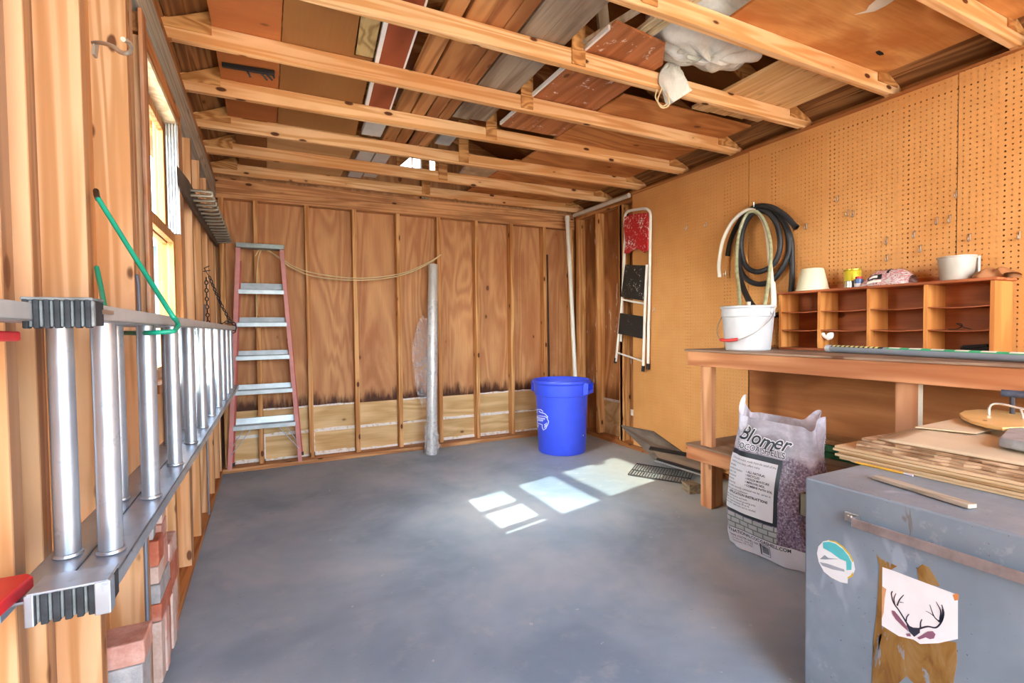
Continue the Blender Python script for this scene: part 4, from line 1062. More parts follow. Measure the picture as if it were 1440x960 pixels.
# arc length along the room-facing side measured at mid height, so print keeps its proportions
NS = 200; TH = [PI*i/NS for i in range(NS+1)]; AL = [0]
for i in range(NS): AL.append(AL[-1]+(bag(TH[i+1], .45)-bag(TH[i], .45)).length)
def th_of(s):
    if s <= 0: return s/.3
    for i in range(NS):
        if AL[i+1] >= s: return TH[i]+(TH[i+1]-TH[i])*(s-AL[i])/(AL[i+1]-AL[i])
    return PI+(s-AL[-1])/.3
def bag_sz(s, z, g=.0012):
    th = th_of(s); return bag(th, z/bag_top(th), g)
def bagmat():
    n = NT('printed_sack_film'); v = n.vec(False); x, y, z = n.sep(v)
    shell = n.noise(v, 95, 4, .75); big = n.noise(v, 9, 3, .6)
    sc = n.ramp(shell, (.34, srgb('4b3f46')), (.5, srgb('7d6f83')), (.62, srgb('a79cae')), (.72, srgb('d5cfdc')))
    sc = n.mix(n.math('MULTIPLY', n.sstep(big, .45, .7), .35), sc, srgb('9a86b4'))
    ct = n.noise(v, 7, 4, .6, .5)
    clear = n.ramp(ct, (.35, srgb('a9a6ad')), (.55, srgb('c9c8d2')), (.7, srgb('e3e3ec')))
    lvl = n.math('ADD', z, n.math('MULTIPLY', n.math('SUBTRACT', big, .5), .16))
    col = n.mix(n.sstep(lvl, .50, .55), sc, clear)
    n.color(col); wr = n.noise(v, 26, 4, .65, 1.2); n.bump(wr, .5, .012); n.done(.22, 0, .55)
    tr = n.new('ShaderNodeBsdfTransparent'); mx = n.new('ShaderNodeMixShader')
    f = n.math('MULTIPLY', n.sstep(lvl, .52, .60), n.ramp(ct, (.3, .38), (.7, .12)))
    n.L.new(f, mx.inputs[0]); n.L.new(n.bsdf.outputs[0], mx.inputs[1]); n.L.new(tr.outputs[0], mx.inputs[2]); n.L.new(mx.outputs[0], n.out.inputs[0])
    return n.mat
t = thing('mulch_bag', 'tall printed plastic sack of cocoa shells standing open beside the grey cabinet', 'bag', bgc)
m = MB(); m.grid(lambda u, v: bag(2*PI*u, v), 120, 60, cu=True)
base = [bag(2*PI*i/40, 0) for i in range(40)]; m.add(base, [tuple(range(40))])
m.build('sack', bagmat(), t, smooth=True, angle=180)
# shells inside, seen through the film
def fillmat():
    n = NT('cocoa_shells'); a = n.noise(n.vec(), 80, 4, .75); n.color(n.ramp(a, (.35, srgb('4a352c')), (.6, srgb('8b7566')), (.75, srgb('b5a598')))); n.bump(a, 1, .02); return n.done(.8)
m = MB(); N = 40; rim = [bag(2*PI*i/N, .70, -.012) for i in range(N)]; cen = sum(rim, Vector())/N
m.add(rim+[cen+Vector((0, 0, .02))], [(i, (i+1) % N, N) for i in range(N)]); m.build('shell_fill', fillmat(), t, smooth=True)
lab = plain('label_white', 'e4e9ee', .35, var=.03); dk = plain('label_dark', '27323a', .4, var=.1); inkm = plain('print_ink', '39434b', .5, var=.05)
S0, S1 = .055, .40            # label from the left edge
def patch(s0, s1, z0, z1, g, nu=26, nv=14, skew=0.0):
    m = MB(); m.grid(lambda a, b: bag_sz(s0+(s1-s0)*a, z0+(z1-z0)*b, g), nu, nv); return m
patch(S0, S1+.02, .190, .515, .0015).build('label_border', dk, t, smooth=True, angle=180)['label'] = 'dark label border'
patch(S0, S1, .205, .490, .0028).build('label_panel', lab, t, smooth=True, angle=180)['label'] = 'white printed label panel'
patch(S0-.04, AL[-1]-.03, .002, .105, .0015, 40, 8).build('bottom_band', plain('band_white', 'd9dce4', .35, var=.05), t, smooth=True, angle=180)['label'] = 'white band along the foot of the sack'
# printed picture of a pale stone wall above the band
def stonemat():
    n = NT('printed_stones'); b = n.new('ShaderNodeTexBrick'); n.L.new(n.mul(n.vec(False), (1, 14, 30)), b.inputs['Vector'])
    mp = n.new('ShaderNodeCombineXYZ'); x, y, z = n.sep(n.vec(False)); n.L.new(y, mp.inputs[0]); n.L.new(z, mp.inputs[1]); n.L.new(mp.outputs[0], b.inputs['Vector'])
    b.inputs['Scale'].default_value = 9; b.inputs['Mortar Size'].default_value = .03; b.inputs['Color1'].default_value = srgb('b9bdbd'); b.inputs['Color2'].default_value = srgb('a3a9aa'); b.inputs['Mortar'].default_value = srgb('66706f')
    n.color(b.outputs[0]); return n.done(.35)
patch(S0-.03, S1+.02, .106, .186, .0014).build('printed_picture', stonemat(), t, smooth=True, angle=180)
def lettering(name, items, mat, g):
    m = MB()
    for (txt, s, z, size, shear, bold, slope) in items:
        vs, fs = text_mesh(txt, size, shear, bold)
        m.add([bag_sz(s+p.x, z+p.y+slope*p.x, g) for p in vs], fs)
    return m.build(name, mat, t)
halo = plain('halo_white', 'eef1f5', .35, var=.02)
lettering('name_halo', [('Blom', .128, .582, .108, .45, .005, -.16), ('er', .352, .565, .10, .45, .005, -.05)], halo, .0022)
lettering('name_lettering', [('Blom', .128, .582, .108, .45, .001, -.16), ('er', .352, .565, .10, .45, .0008, -.05)], dk, .0034)
lettering('title_halo', [('COCOA SHELLS', .128, .530, .0425, .0, .0035, -.02)], halo, .0024)
lettering('title_lettering', [('COCOA SHELLS', .128, .530, .0425, .0, .0003, -.02)], dk, .0038)
lines = []
zt_ = .468
for s_ in ('Cocoa shell mulch, made from the shell of the', 'roasted cocoa bean, offers many'): lines.append((s_, S0+.058, zt_, .0150, 0, 0, 0)); zt_ -= .019
for s_ in ('benefits:', 'weed prevention', 'color rich', 'decorative', 'nutrients', 'long lasting'): lines.append((s_, S0+.058, zt_, .0150, 0, 0, 0)); zt_ -= .0172
zb = .418
for s_ in ('• ALL NATURAL', '• RECYCLED', '• HOLDS MOISTURE', '• IMPROVES SOIL', '• COMBINE WITH SOIL'): lines.append((s_, S0+.185, zb, .0150, 0, .0004, 0)); zb -= .0172
for s_ in ('cocoa shells naturally, cultivated into the soil act as', 'a mulch and soil conditioner.'): lines.append((s_, S0+.052, zt_, .0135, 0, 0, 0)); zt_ -= .017
lines.append(('APPLICATION INSTRUCTIONS', S0+.085, zt_, .0170, 0, .0005, 0)); zt_ -= .017
for s_ in ('Clear planting area and beds.', 'Apply over the cleaned growing area.', 'Covers approximately 20 sq. ft.', 'water after application and as needed'): lines.append((s_, S0+.052, zt_, .0135, 0, 0, 0)); zt_ -= .0145
lettering('label_text', lines, inkm, .0040)
lettering('band_text', [('WWW.NATIONALCOCOASHELL.COM', S0+.025, .083, .0235, 0, .0006, 0), ('NATIONAL COCOA SHELL DIST., INC.', S0+.065, .062, .0140, 0, .0003, 0), ('411 Gordon St., Suite 200', S0+.085, .048, .0135, 0, 0, 0), ('Elizabethtown, PA 17022', S0+.088, .034, .0135, 0, 0, 0)], inkm, .0032)
m = MB()
for k in range(9): m.grid(lambda a, b, k=k: bag_sz(.325+.0042*a*(1+.5*(k % 3))+.0000+0*b+(.0), .0, .003), 2, 2) if False else None
for k in range(10):
    z = .030+k*.0038; m.grid(lambda a, b: bag_sz(.335+.042*a, z+.0022*b*(1+.4*(k % 2)), .0032), 6, 2)
for (a0, a1, b0_, b1_) in ((.328, .331, .02, .075), (.381, .384, .02, .075), (.328, .384, .018, .020), (.328, .384, .075, .077)):
    m.grid(lambda a, b: bag_sz(a0+(a1-a0)*a, b0_+(b1_-b0_)*b, .0032), 6, 3)
m.build('barcode', inkm, t)
# the name repeated up the narrow end of the sack
SE = AL[-1]+.035
m = MB(); vs, fs = text_mesh('Blommer', .075, .3, .004); m.add([bag_sz(SE+p.y*.8, .655-p.x*.62, .0022) for p in vs], fs); m.build('side_halo', halo, t)
m = MB(); vs, fs = text_mesh('Blommer', .075, .3, .0008); m.add([bag_sz(SE+p.y*.8, .655-p.x*.62, .0034) for p in vs], fs); m.build('side_lettering', dk, t)

# ================================================================== GREY CABINET
CX0, CX1, CY0, CY1, CZ = 1.50, 2.44, -.15, .98, .72
def cabmat():
    n = NT('scuffed_grey_enamel'); v = n.vec(False); a = n.noise(v, 2.6, 4, .6, .3); b = n.noise(v, 14, 5, .7); f = n.noise(v, 70, 3, .7)
    col = n.ramp(a, (.3, srgb('717f8b')), (.55, srgb('82919d')), (.75, srgb('97a5b2')))
    col = n.mix(n.math('MULTIPLY', n.sstep(b, .60, .68), .35), col, srgb('a9afb8'))
    col = n.mix(n.math('MULTIPLY', n.sstep(f, .67, .71), .75), col, srgb('5d4a3c'))
    st = n.noise(n.mul(v, (3, 26, 2.2)), 1, 4, .7, .6)
    col = n.mix(n.math('MULTIPLY', n.sstep(st, .67, .71), .6), col, srgb('6e5a48'))
    sw = n.noise(n.mul(v, (2, 5, 1.6)), 1, 2, .5, 1.6)
    col = n.mix(n.math('MULTIPLY', n.sstep(sw, .60, .66), .35), col, srgb('b7c1d4'))
    n.color(col); n.bump(b, .05, .01); return n.done(n.ramp(b, (.3, .32), (.7, .5)), 0, .5)
M['cab'] = cabmat()
t = thing('metal_cabinet', 'scuffed grey metal cabinet with a bar handle and torn stickers at the front right', 'cabinet', ((CX0+CX1)/2, .4, 0))
MB().box(CX0, CX1, CY0, CY1, .03, CZ).build('body', M['cab'], t, bevel=.006)
MB().box(CX0+.03, CX1-.03, CY0+.03, CY1-.03, 0, .03).build('plinth', plain('cab_plinth', '4a4e52', .6), t)
def fc(px, py, d=.0012): return PX(px, py, CX0-d)
# side latch plate
m = MB(); q = PX(1119, 688, CX0+.03); m.box(CX0+.025, CX0+.032, CY1-.002, CY1+.036, .585, .655); m.box(CX0+.025, CX0+.075, CY1+.030, CY1+.036, .585, .655); m.build('side_latch', plain('latch_steel', '8f8d79', .5, .4), t, bevel=.001)
# bar handle
m = MB(); a, b = fc(1206, 727, .035), fc(1452, 806, .035)
a = Vector((CX0-.034, fc(1208, 730).y, fc(1208, 731).z)); b = Vector((CX0-.034, .40, a.z-.004))
m.box(CX0-.037, CX0-.031, b.y, a.y, a.z-.013, a.z+.013); o = m.build('handle_bar', plain('bare_handle', 'a79b98', .35, .5, var=.2, vs=16), t, bevel=.0015)
m = MB(); m.box(CX0-.034, CX0-.001, a.y-.004, a.y+.003, a.z-.013, a.z+.013); m.box(CX0-.005, CX0, a.y, a.y+.038, a.z-.012, a.z+.014); m.lathe([(0, .009), (.007, .008), (.009, .004), (.009, 0)], (CX0-.004, a.y+.022, a.z+.001), 16, axis=(-1, 0, 0), cap=False)
m.box(CX0-.037, CX0, b.y-.03, b.y, b.z-.013, b.z+.013); m.build('handle_bracket', M['chrome'], t, bevel=.0015)
# stickers
def flat(pts, d, name, mat, th=.0006): 
    m = MB(); m.slab([fc(x, y, d) for x, y in pts], (-th, 0, 0)); return m.build(name, mat, t)
def resid():
    n = NT('old_adhesive'); v = n.vec(False); a = n.noise(n.mul(v, (1, 18, 7)), 1, 4, .65, .6)
    col = n.ramp(a, (.3, srgb('6e461a')), (.5, srgb('8f6a30')), (.66, srgb('9c7d4e'))); g = n.noise(n.mul(v, (1, 30, 9)), 1, 4, .6, .3); col = n.mix(n.sstep(g, .60, .63), col, srgb('8a8f94')); n.color(col); return n.done(.4)
M['res'] = resid()
flat([(1238, 786), (1252, 795), (1240, 800), (1243, 880), (1226, 960), (1228, 905), (1233, 862)], .0004, 'adhesive_stain', M['res'])
flat([(1240, 878), (1270, 892), (1345, 903), (1346, 930), (1340, 965), (1290, 965), (1275, 950), (1262, 962), (1226, 975), (1228, 910)], .0004, 'adhesive_stain', M['res'])
flat([(1290, 800), (1297, 793), (1306, 797), (1313, 808), (1322, 824), (1308, 822), (1292, 815)], .0004, 'adhesive_stain', M['res'])
flat([(1233, 779), (1238, 785), (1262, 796), (1242, 806), (1238, 800)], .0005, 'adhesive_stain', M['res'])
flat([(1241, 797), (1256, 802), (1290, 815), (1325, 828), (1347, 836), (1347, 898), (1320, 904), (1294, 905), (1285, 899), (1264, 894), (1240, 879)], .0010, 'torn_sticker', plain('sticker_paper', 'eef0f2', .4, var=.04))
fur = plain('sticker_dark', '2f3142', .5); pinkm = plain('sticker_pink', '8f6077', .5)
def d2(x, y): return (1220+x*140/960, 780+y*140/960)
md = MB()
def dst(pts, w0, w1=None):
    P = [fc(*d2(x, y), .0021) for x, y in pts]; P = spline(P, 5); w1 = w0 if w1 is None else w1
    n = len(P); vs = []; fs = []
    for i, p in enumerate(P):
        tg = (P[min(i+1, n-1)]-P[max(i-1, 0)]); nn = Vector((0, -tg.z, tg.y)); nn = nn.normalized() if nn.length else Vector((0, 1, 0))
        w = (w0+(w1-w0)*i/(n-1))*.00021
        vs += [p+nn*w, p-nn*w]
    for i in range(n-1): fs.append((2*i, 2*i+1, 2*i+3, 2*i+2))
    md.add(vs, fs)
dst([(400, 690), (350, 610), (300, 530), (250, 460), (230, 380), (240, 350)], 11, 5)
dst([(262, 480), (255, 420), (275, 370)], 8, 3); dst([(285, 490), (310, 430), (350, 385)], 9, 3); dst([(310, 455), (350, 460)], 5, 2)
dst([(372, 640), (378, 600), (400, 570)], 8, 4); dst([(510, 700), (512, 650), (525, 620)], 9, 4)
dst([(500, 710), (580, 690), (660, 700), (715, 640), (735, 560), (715, 480)], 10, 6); dst([(690, 650), (725, 590), (725, 520)], 16, 8)
dst([(690, 640), (640, 590), (600, 480)], 9, 3); dst([(700, 620), (705, 540), (660, 450)], 11, 3); dst([(640, 590), (600, 560), (560, 540)], 6, 2)
md.add([fc(*d2(x, y), .0022) for x, y in [(375, 670), (440, 700), (505, 705), (505, 750), (450, 790), (400, 740)]], [(0, 1, 2, 3, 4, 5)])
md.build('printed_antlers', fur, t)
mp = MB()
mp.add([fc(*d2(x, y), .0024) for x, y in [(232, 535), (260, 540), (310, 600), (380, 690), (395, 740), (340, 690), (270, 620), (240, 570)]], [tuple(range(8))])
mp.add([fc(*d2(x, y), .0024) for x, y in [(520, 775), (580, 740), (630, 735), (655, 765), (640, 805), (600, 812), (560, 795), (500, 815), (478, 800)]], [tuple(range(9))])
mp.add([fc(*d2(x, y), .0024) for x, y in [(370, 760), (410, 755), (420, 785), (380, 785)]], [(0, 1, 2, 3)])
mp.build('printed_ears', pinkm, t)
flat([d2(x, y) for x, y in [(820, 385), (860, 370), (880, 385), (878, 435), (840, 440)]], .0017, 'rust_spot', plain('rust_orange', 'd98a4e', .6), .0003)
flat([d2(x, y) for x, y in [(140, 300), (180, 330), (165, 420), (155, 560), (135, 620)]], .0017, 'rust_spot', plain('rust_orange_b', 'dca675', .6), .0003)
# round sticker
def r2(x, y): return (1140+x*80/768, 740+y*100/960)
ring = [(85, 360), (105, 270), (170, 200), (250, 183), (340, 205), (440, 275), (530, 375), (580, 480), (600, 580), (560, 670), (500, 710), (500, 770), (400, 750), (280, 690), (180, 610), (110, 480)]
flat([r2(*p) for p in ring], .0006, 'round_sticker', plain('sticker_white', 'e8eef0', .35, var=.05))
flat([r2(*p) for p in [(165, 215), (250, 205), (340, 235), (440, 310), (510, 400), (555, 490), (550, 585), (485, 590), (480, 470), (400, 440), (280, 350), (170, 290)]], .0014, 'sticker_sky', plain('sticker_teal', '5fc9cf', .35, var=.1), .0004)
flat([r2(*p) for p in [(250, 183), (340, 200), (440, 270), (530, 370), (580, 475), (565, 480), (520, 385), (430, 285), (335, 215), (250, 196)]], .0015, 'sticker_rim', plain('sticker_yellow', 'e3c53c', .4), .0004)
flat([r2(*p) for p in [(575, 610), (570, 670), (500, 705), (500, 685), (545, 655)]], .0015, 'sticker_rim', plain('sticker_yellow2', 'dcb93a', .4), .0004)
flat([r2(*p) for p in [(125, 440), (190, 385), (240, 425), (390, 440), (200, 445)]], .0015, 'sticker_land', plain('sticker_grey', '9aa7ae', .4), .0004)
flat([r2(*p) for p in [(120, 480), (220, 500), (450, 580), (460, 610), (300, 580), (160, 530)]], .0015, 'sticker_land', plain('sticker_grey2', '9fa9b4', .4), .0004)

# things lying on the cabinet
def board(name, x0, x1, y0, y1, z0, th, mat, label, cat, group=None, ragged=0, seed=0, rot=0):
    r = random.Random(seed); m = MB(); N = 14
    edge = [(x0+(r.random()-.5)*ragged, y1+(y0-y1)*k/N) for k in range(N+1)]
    pts = [(x, y, z0) for x, y in edge]+[(x1, y0, z0), (x1, y1, z0)]
    m.slab(pts, (0, 0, th)); o = m.build(name, mat, bevel=.001)
    o.rotation_euler.z = rot
    return tag(o, label, cat, group)
sheetm = [plywood('thin_sheet_%d' % i, c1, c2, 'Y', cross=3, grain=.6, lines=40, contrast=.7) for i, (c1, c2) in enumerate((('d9bf95', 'c2a273'), ('dcc39c', 'c7a97c'), ('d3b587', 'b79665')))]
zc = CZ+.001
names = ['bottom sheet of the thin tan plywood sheets on the grey cabinet', 'second thin tan sheet from the bottom on the grey cabinet', 'middle one of the five thin tan sheets on the grey cabinet', 'fourth thin tan sheet from the bottom, on the grey cabinet', 'top one of the five thin tan sheets, under the ragged board']
for i in range(5):
    dx = [0, -.004, .003, -.006, -.002][i]; dy = [.0, .012, .004, .018, .014][i]
    board('plywood_sheet', 1.803+dx, 2.40, .05, 1.055+dy, zc, .0078, sheetm[i % 3], names[i], 'sheet', 'thin sheets stacked on the cabinet', ragged=.004, seed=i); zc += .0092
rag = plywood('ragged_board', 'c4a987', '8f6e4d', 'Y', cross=9, grain=1.0, lines=60, stain='77533a', stain_amt=.7, stain_sc=7, contrast=1.5)
m = MB(); r = random.Random(12); N = 26
for l in range(4):
    z0 = zc+l*.0085; pts = []
    for k in range(N+1):
        y = 1.005+(0.05-1.005)*k/N; pts.append((1.815+.008*l+.018*(r.random()-.5), y, z0))
    pts += [(2.38, .05, z0), (2.38, .98, z0)]
    m.slab(pts, (0, 0, .0078))
tag(m.build('ragged_board', rag), 'thick weathered board with frayed layers, under the pale cardboard', 'board'); zc += .035
cbm = plain('pale_cardboard', 'd3c3a3', .8, var=.09, vs=4)
m = MB(); 
def cb(u, v):
    x = 1.845+.56*v; y = .955-.92*u; return Vector((x, y, zc+.004+.012*math.sin(PI*min(1, max(0, (v-.12)/.8)))*(.7+.3*math.cos(3*u))))
m.grid(cb, 20, 20)
tag(m.build('cardboard_sheet', cbm, smooth=True, solid=.006, angle=50), 'large pale cardboard sheet on top of the stack on the cabinet', 'cardboard')
m = MB(); m.slab([(2.06, .945, zc+.022), (2.40, .95, zc+.024), (2.40, .80, zc+.024), (2.10, .79, zc+.024)], (0, 0, .004)); tag(m.build('cardboard_flap', cbm, bevel=.001), 'smaller pale cardboard piece at the back edge of the large sheet', 'cardboard')
# pencil
t = thing('pencil', 'yellow pencil lying against the front edge of the thin sheets', 'pencil', (1.76, .95, CZ))
pa, pb = PZ(1197, 648, CZ+.004), PZ(1281, 667, CZ+.004); pb = pa+(pb-pa).normalized()*.185; dd = (pb-pa).normalized()
off = Vector((-.004, 0, 0))
m = MB(); m.tube([pa+dd*.018+off, pa+dd*.160+off], .0038, 6); m.build('shaft', plain('pencil_yellow', 'dfae3e', .45), t)
m = MB(); m.lathe([(.0004, 0), (.0038, .018)], pa+off, 6, axis=dd); m.build('tip', plain('pencil_tip', 'cbb48c', .6), t)
m = MB(); m.tube([pa+dd*.160+off, pa+dd*.172+off], .0040, 10); m.build('ferrule', M['chrome'], t)
m = MB(); m.tube([pa+dd*.172+off, pa+dd*.185+off], .0037, 10); m.build('eraser', plain('eraser', 'd9c9cf', .7), t)
# wooden strip
a, b = PZ(1232, 672, CZ+.004), PZ(1368, 714, CZ+.004); m = MB(); m.bar(a+Vector((0, 0, .004)), b+Vector((0, 0, .004)), .030, .011)
tag(m.build('wood_strip', wood('old_lath', 'b9b09c', '98907c', 'Y', knots=0), bevel=.002), 'short grey wooden strip lying on the front edge of the cabinet top', 'wood strip')
# hand tool: wooden board with bent steel handle
zt3 = zc+.0205
def up(px, py, z): return PZ(px, py, z)
t = thing('hand_float', 'oval pale wooden hand float with a bent bright wire handle, on the cardboard', 'float', up(1420, 592, zt3+.02))
pts = [(1349, 585), (1356, 581), (1375, 579.5), (1400, 580), (1440, 585), (1475, 592), (1475, 603), (1440, 605), (1410, 606), (1388, 602), (1366, 596), (1353, 590)]
m = MB(); m.slab([up(x, y, zt3+.018) for x, y in pts], (0, 0, .012)); m.build('blade', plain('varnished_wood', 'e8c17c', .35, var=.06), t, bevel=.003)
hc = up(1385, 591, zt3+.0303); m = MB(); m.lathe([(0, .0006), (.006, .0006), (.006, -.002)], hc, 14, cap=False); m.build('hole', plain('hole_dark', '6a4a24', .7), t)
b0_ = up(1391, 583, zt3+.03); 
m = MB(); m.tube(spline([b0_, b0_+Vector((0, 0, .025)), b0_+Vector((.0, -.012, .042)), b0_+Vector((0, -.04, .044)), b0_+Vector((0, -.09, .036)), b0_+Vector((0, -.17, .032))], 6), .0042, 10)
q = b0_+Vector((0, -.085, .036)); m.tube([q, q+Vector((-.01, -.012, -.036))], .0042, 8); m.build('wire_handle', plain('nickel_wire', 'e3e3e0', .25, .7, var=.03), t, smooth=True)
m = MB(); g0 = b0_+Vector((.10, -.03, -.025)); m.tube([g0+Vector((0, 0, -.005)), g0+Vector((0, 0, .088))], .008, 8); m.build('post', plain('dark_post', '3a3c42', .5), t)
# dark foam-covered bar resting on the post, and a grey block
a = PY(1388, 551, b0_.y+.02); a = g0+Vector((-.002, .03, .100)); b = a+Vector((.03, -.34, -.006))
m = MB(); m.tube([a, a+(b-a)*.04, b], .0135, 14)
t2 = m.build('dark_bar', plain('blue_black_foam', '454c5c', .6, var=.35, vs=40), smooth=True)
tag(t2, 'dark blue-grey padded bar lying across the float handle under the bench edge', 'bar')
p = [up(x, y, zc+.0185) for x, y in [(1404, 628), (1460, 640), (1500, 622), (1420, 611)]]
m = MB(); m.slab(p, (0, 0, .030)); tag(m.build('grey_block', plain('galvanised_block', 'a9b3bb', .4, .3, var=.2, vs=24), bevel=.006), 'grey metal block on the cardboard in front of the wooden float', 'block')

# ================================================================== THINGS ON THE FLOOR AT RIGHT
# wire oven shelf
t = thing('wire_rack', 'black wire grill rack lying on the floor under the leaning panels', 'rack', (2.83, 3.05, 0))
q0, q1 = Vector((2.565, 3.13, .012)), Vector((2.83, 3.34, .012)); q3 = Vector((2.80, 2.72, .012)); q2 = q1+(q3-q0)
m = MB(); m.tube([q0, q1, q2, q3], .005, 8, closed=True); 
m.tube([q0.lerp(q1, .5)+Vector((0, 0, -.007)), q3.lerp(q2, .5)+Vector((0, 0, -.007))], .0045, 8); m.build('rim', M['black'], t, smooth=True)
for k in range(1, 21):
    f = k/21; m = MB(); m.tube([q0.lerp(q3, f), q1.lerp(q2, f)], .0032, 6); m.build('bar', M['black'], t, smooth=True)
# leaning panels
greyboard = plywood('grey_panel_face', '74685c', '4d443b', 'Y', cross=3, grain=.5, lines=30, stain='4a433c', stain_amt=.5, contrast=.9)
def tilt_panel(c00, c10, c11, c01, th):       # four corners, pushed back along the normal
    n = (Vector(c10)-Vector(c00)).cross(Vector(c01)-Vector(c00)).normalized()
    m = MB(); m.slab([c00, c10, c11, c01], n*th); return m
a0 = Vector((2.98, 3.20, .01)); 
L0 = PX(875, 600, 3.085)
A_ = [Vector((3.05, 3.92, .205)), Vector((2.93, 2.62, .018)), Vector((3.15, 2.62, .24)), Vector((3.168, 3.60, .275))]
tl = PX(871.5, 598, 3.10); tm = PX(918, 607, 3.15); bl = PX(922, 648, 3.0); tr = PX(962, 638, 3.15)
P0 = tl; P1 = PX(976, 667, 2.95); P2 = Vector((3.165, P1.y, P1.z+.22)); P3 = tm
m = MB(); m.slab([tl, bl, P1, P2, tr, tm], (.010, 0, .006))
tag(m.build('leaning_board', greyboard, bevel=.001), 'grey weathered panel leaning against the pegboard low down by the step stool', 'board')
t = thing('framed_screen', 'black framed window screen leaning on the grey panel, partly under the bench', 'screen', (3.0, 2.9, 0))
s0 = PX(913, 631, 2.985); s1 = PX(922, 644, 2.965); c1 = PX(914, 630, 3.03)
b_l = PX(924, 645, 2.955); b_r = PX(1000, 668, 2.955); t_l = PX(914, 630, 3.02); t_r = PX(1000, 645, 3.06)
m = MB()
def fbar(p, q, w): m.bar(p, q, w, .016, (p-q).cross(t_l-b_l))
fbar(b_l, b_r, .020); fbar(t_l, t_r, .034); fbar(b_l, t_l, .026); m.build('frame', M['black'], t, bevel=.002)
m = MB(); off = Vector((.012, 0, .008)); m.slab([b_l+off, b_r+off, t_r+off, t_l+off], Vector((.003, 0, .002))); m.build('mesh_panel', plywood('screen_face', '7d6a58', '55483c', 'Y', cross=3, grain=.6, lines=24), t)
m = MB(); m.bar(b_l+Vector((-.02, .0, -.012)), b_r+Vector((-.02, 0, -.012)), .022, .006); 
tag(m.build('metal_strip', M['aludull'], bevel=.001), 'narrow grey metal strip along the foot of the black framed screen', 'strip')
c = PZ(968, 692, .0); m = MB(); m.obox(c+Vector((.03, .0, .033)), (1, -.3, 0), (.3, 1, 0), (0, 0, 1), .045, .055, .033)
tag(m.build('wood_block', wood('grey_block_wood', '8d7c64', '6f604c', 'Y', knots=.2), bevel=.003), 'small grey wooden block on the floor behind the front bench leg', 'block')
# things on the low shelf
for i, (x0, x1, y0, y1, z, th, c, lb) in enumerate(((2.95, 3.14, .9, 2.10, .4045, .035, '2f6b45', 'lower dark green painted board on the low bench shelf behind the sack'), (2.96, 3.15, 1.0, 2.06, .442, .036, '3f7a55', 'upper dark green painted board on the low bench shelf behind the sack'), (2.97, 3.15, .95, 2.12, .481, .028, 'b08050', 'brown board lying on the green boards behind the sack'))):
    tag(MB().box(x0, x1, y0, y1, z, z+th).build('painted_board', plain('painted_board_%d' % i, c, .6, var=.2), bevel=.003), lb, 'board')
m = MB(); m.slab([(2.86, 2.34, .4045), (3.02, 2.40, .4045), (3.08, 2.16, .4045), (2.9, 2.12, .4045)], (0, 0, .012)); m.slab([(2.9, 2.33, .4165), (3.02, 2.36, .4165), (3.05, 2.2, .4165), (2.95, 2.16, .4165)], (.01, 0, .035))
tag(m.build('scrap_wood', plain('scrap_wood', 'b98a58', .7, var=.2), bevel=.003), 'scrap of light wood on the low bench shelf left of the sack', 'scrap')
# ================================================================== LUMBER STORED ON THE JOISTS
ZA = ZJ+.0895
def plank(name, xs, ys, z, th, w0, w1, mat, label, cat='board', group='boards stored on the joists', grow=None):
    """plank along y: centre line from (xs0, ys0) to (xs1, ys1), widths at both ends"""
    (xa, xb), (ya, yb) = xs, ys; m = MB()
    m.slab([(xa-w0/2, ya, z), (xa+w0/2, ya, z), (xb+w1/2, yb, z), (xb-w1/2, yb, z)], (0, 0, th))
    return tag(m.build(name, mat, bevel=.002), label, cat, group)
brownb = [wood('attic_board_%d' % i, a, b, 'Y', cross=7, stain=c, stain_amt=.6, knots=.5) for i, (a, b, c) in enumerate((('c58a50', '98602e', '7a4520'), ('cf9456', 'a0642f', '8a4d22'), ('b97a44', '8a5228', '6e3d1c')))]
redp = wood('dark_red_paint', '9a4a28', '7f3819', 'Y', cross=3, knots=.2, streak=.2, contrast=.5)
greyb = plywood('weathered_grey_plank', 'a3927b', '74614d', 'Y', cross=5, grain=.5, lines=30, stain='5a4736', stain_amt=.6, contrast=1.1)
M['paleply'] = plywood('pale_attic_plywood', 'd9b077', 'b98b52', 'X', cross=2, grain=.5, lines=30, contrast=.6)
M['roofdark2'] = plywood('dark_hardboard', 'a06c34', '8a5726', 'Y', cross=1.4, grain=.6, lines=16, stain='7a4c20', stain_amt=.4, contrast=.5)
shortg = plywood('olive_board', 'b39a66', '8b6f40', 'Y', cross=5, grain=2, lines=50, contrast=1.3)
for (x0, x1, y0, y1, mm, lb) in ((-.192, .092, -.3, 3.70, M['roofply'], 'orange brown plywood sheet on the joists at upper left'), 
        (-.17, .03, 3.72, 4.76, M['roofdark'], 'small dark sheet on the joists in the back left corner'), (.034, .63, 3.72, 4.76, M['paleply'], 'pale tan sheet on the joists near the back wall, left of the white boards')):
    tag(MB().box(x0, x1, y0, y1, ZA+.0005, ZA+.012).build('plywood_sheet', mm, bevel=.001), lb, 'plywood')
m = MB(); m.slab([(.096, -.3, ZA+.0005), (.20, -.3, ZA+.0005), (.425, 2.625, ZA+.0005), (.515, 2.64, ZA+.0005), (.60, 3.70, ZA+.0005), (.096, 3.70, ZA+.0005)], (0, 0, .0115))
tag(m.build('hardboard_sheet', M['roofdark2'], bevel=.001), 'dark brown sheet on the joists beside the orange plywood sheet', 'hardboard')
plank('grey_board', (.35, .475), (1.15, 2.615), ZA, .019, .085, .085, shortg, 'short olive grey board left of the dark red panel on the joists')
def sk(y, x0=.585, k=.083): return x0+k*(y-2.27)
t = thing('shutter_panel', 'dark red painted panel with white edges lying on the joists', 'panel', (.6, 2.3, ZA), 'boards stored on the joists')
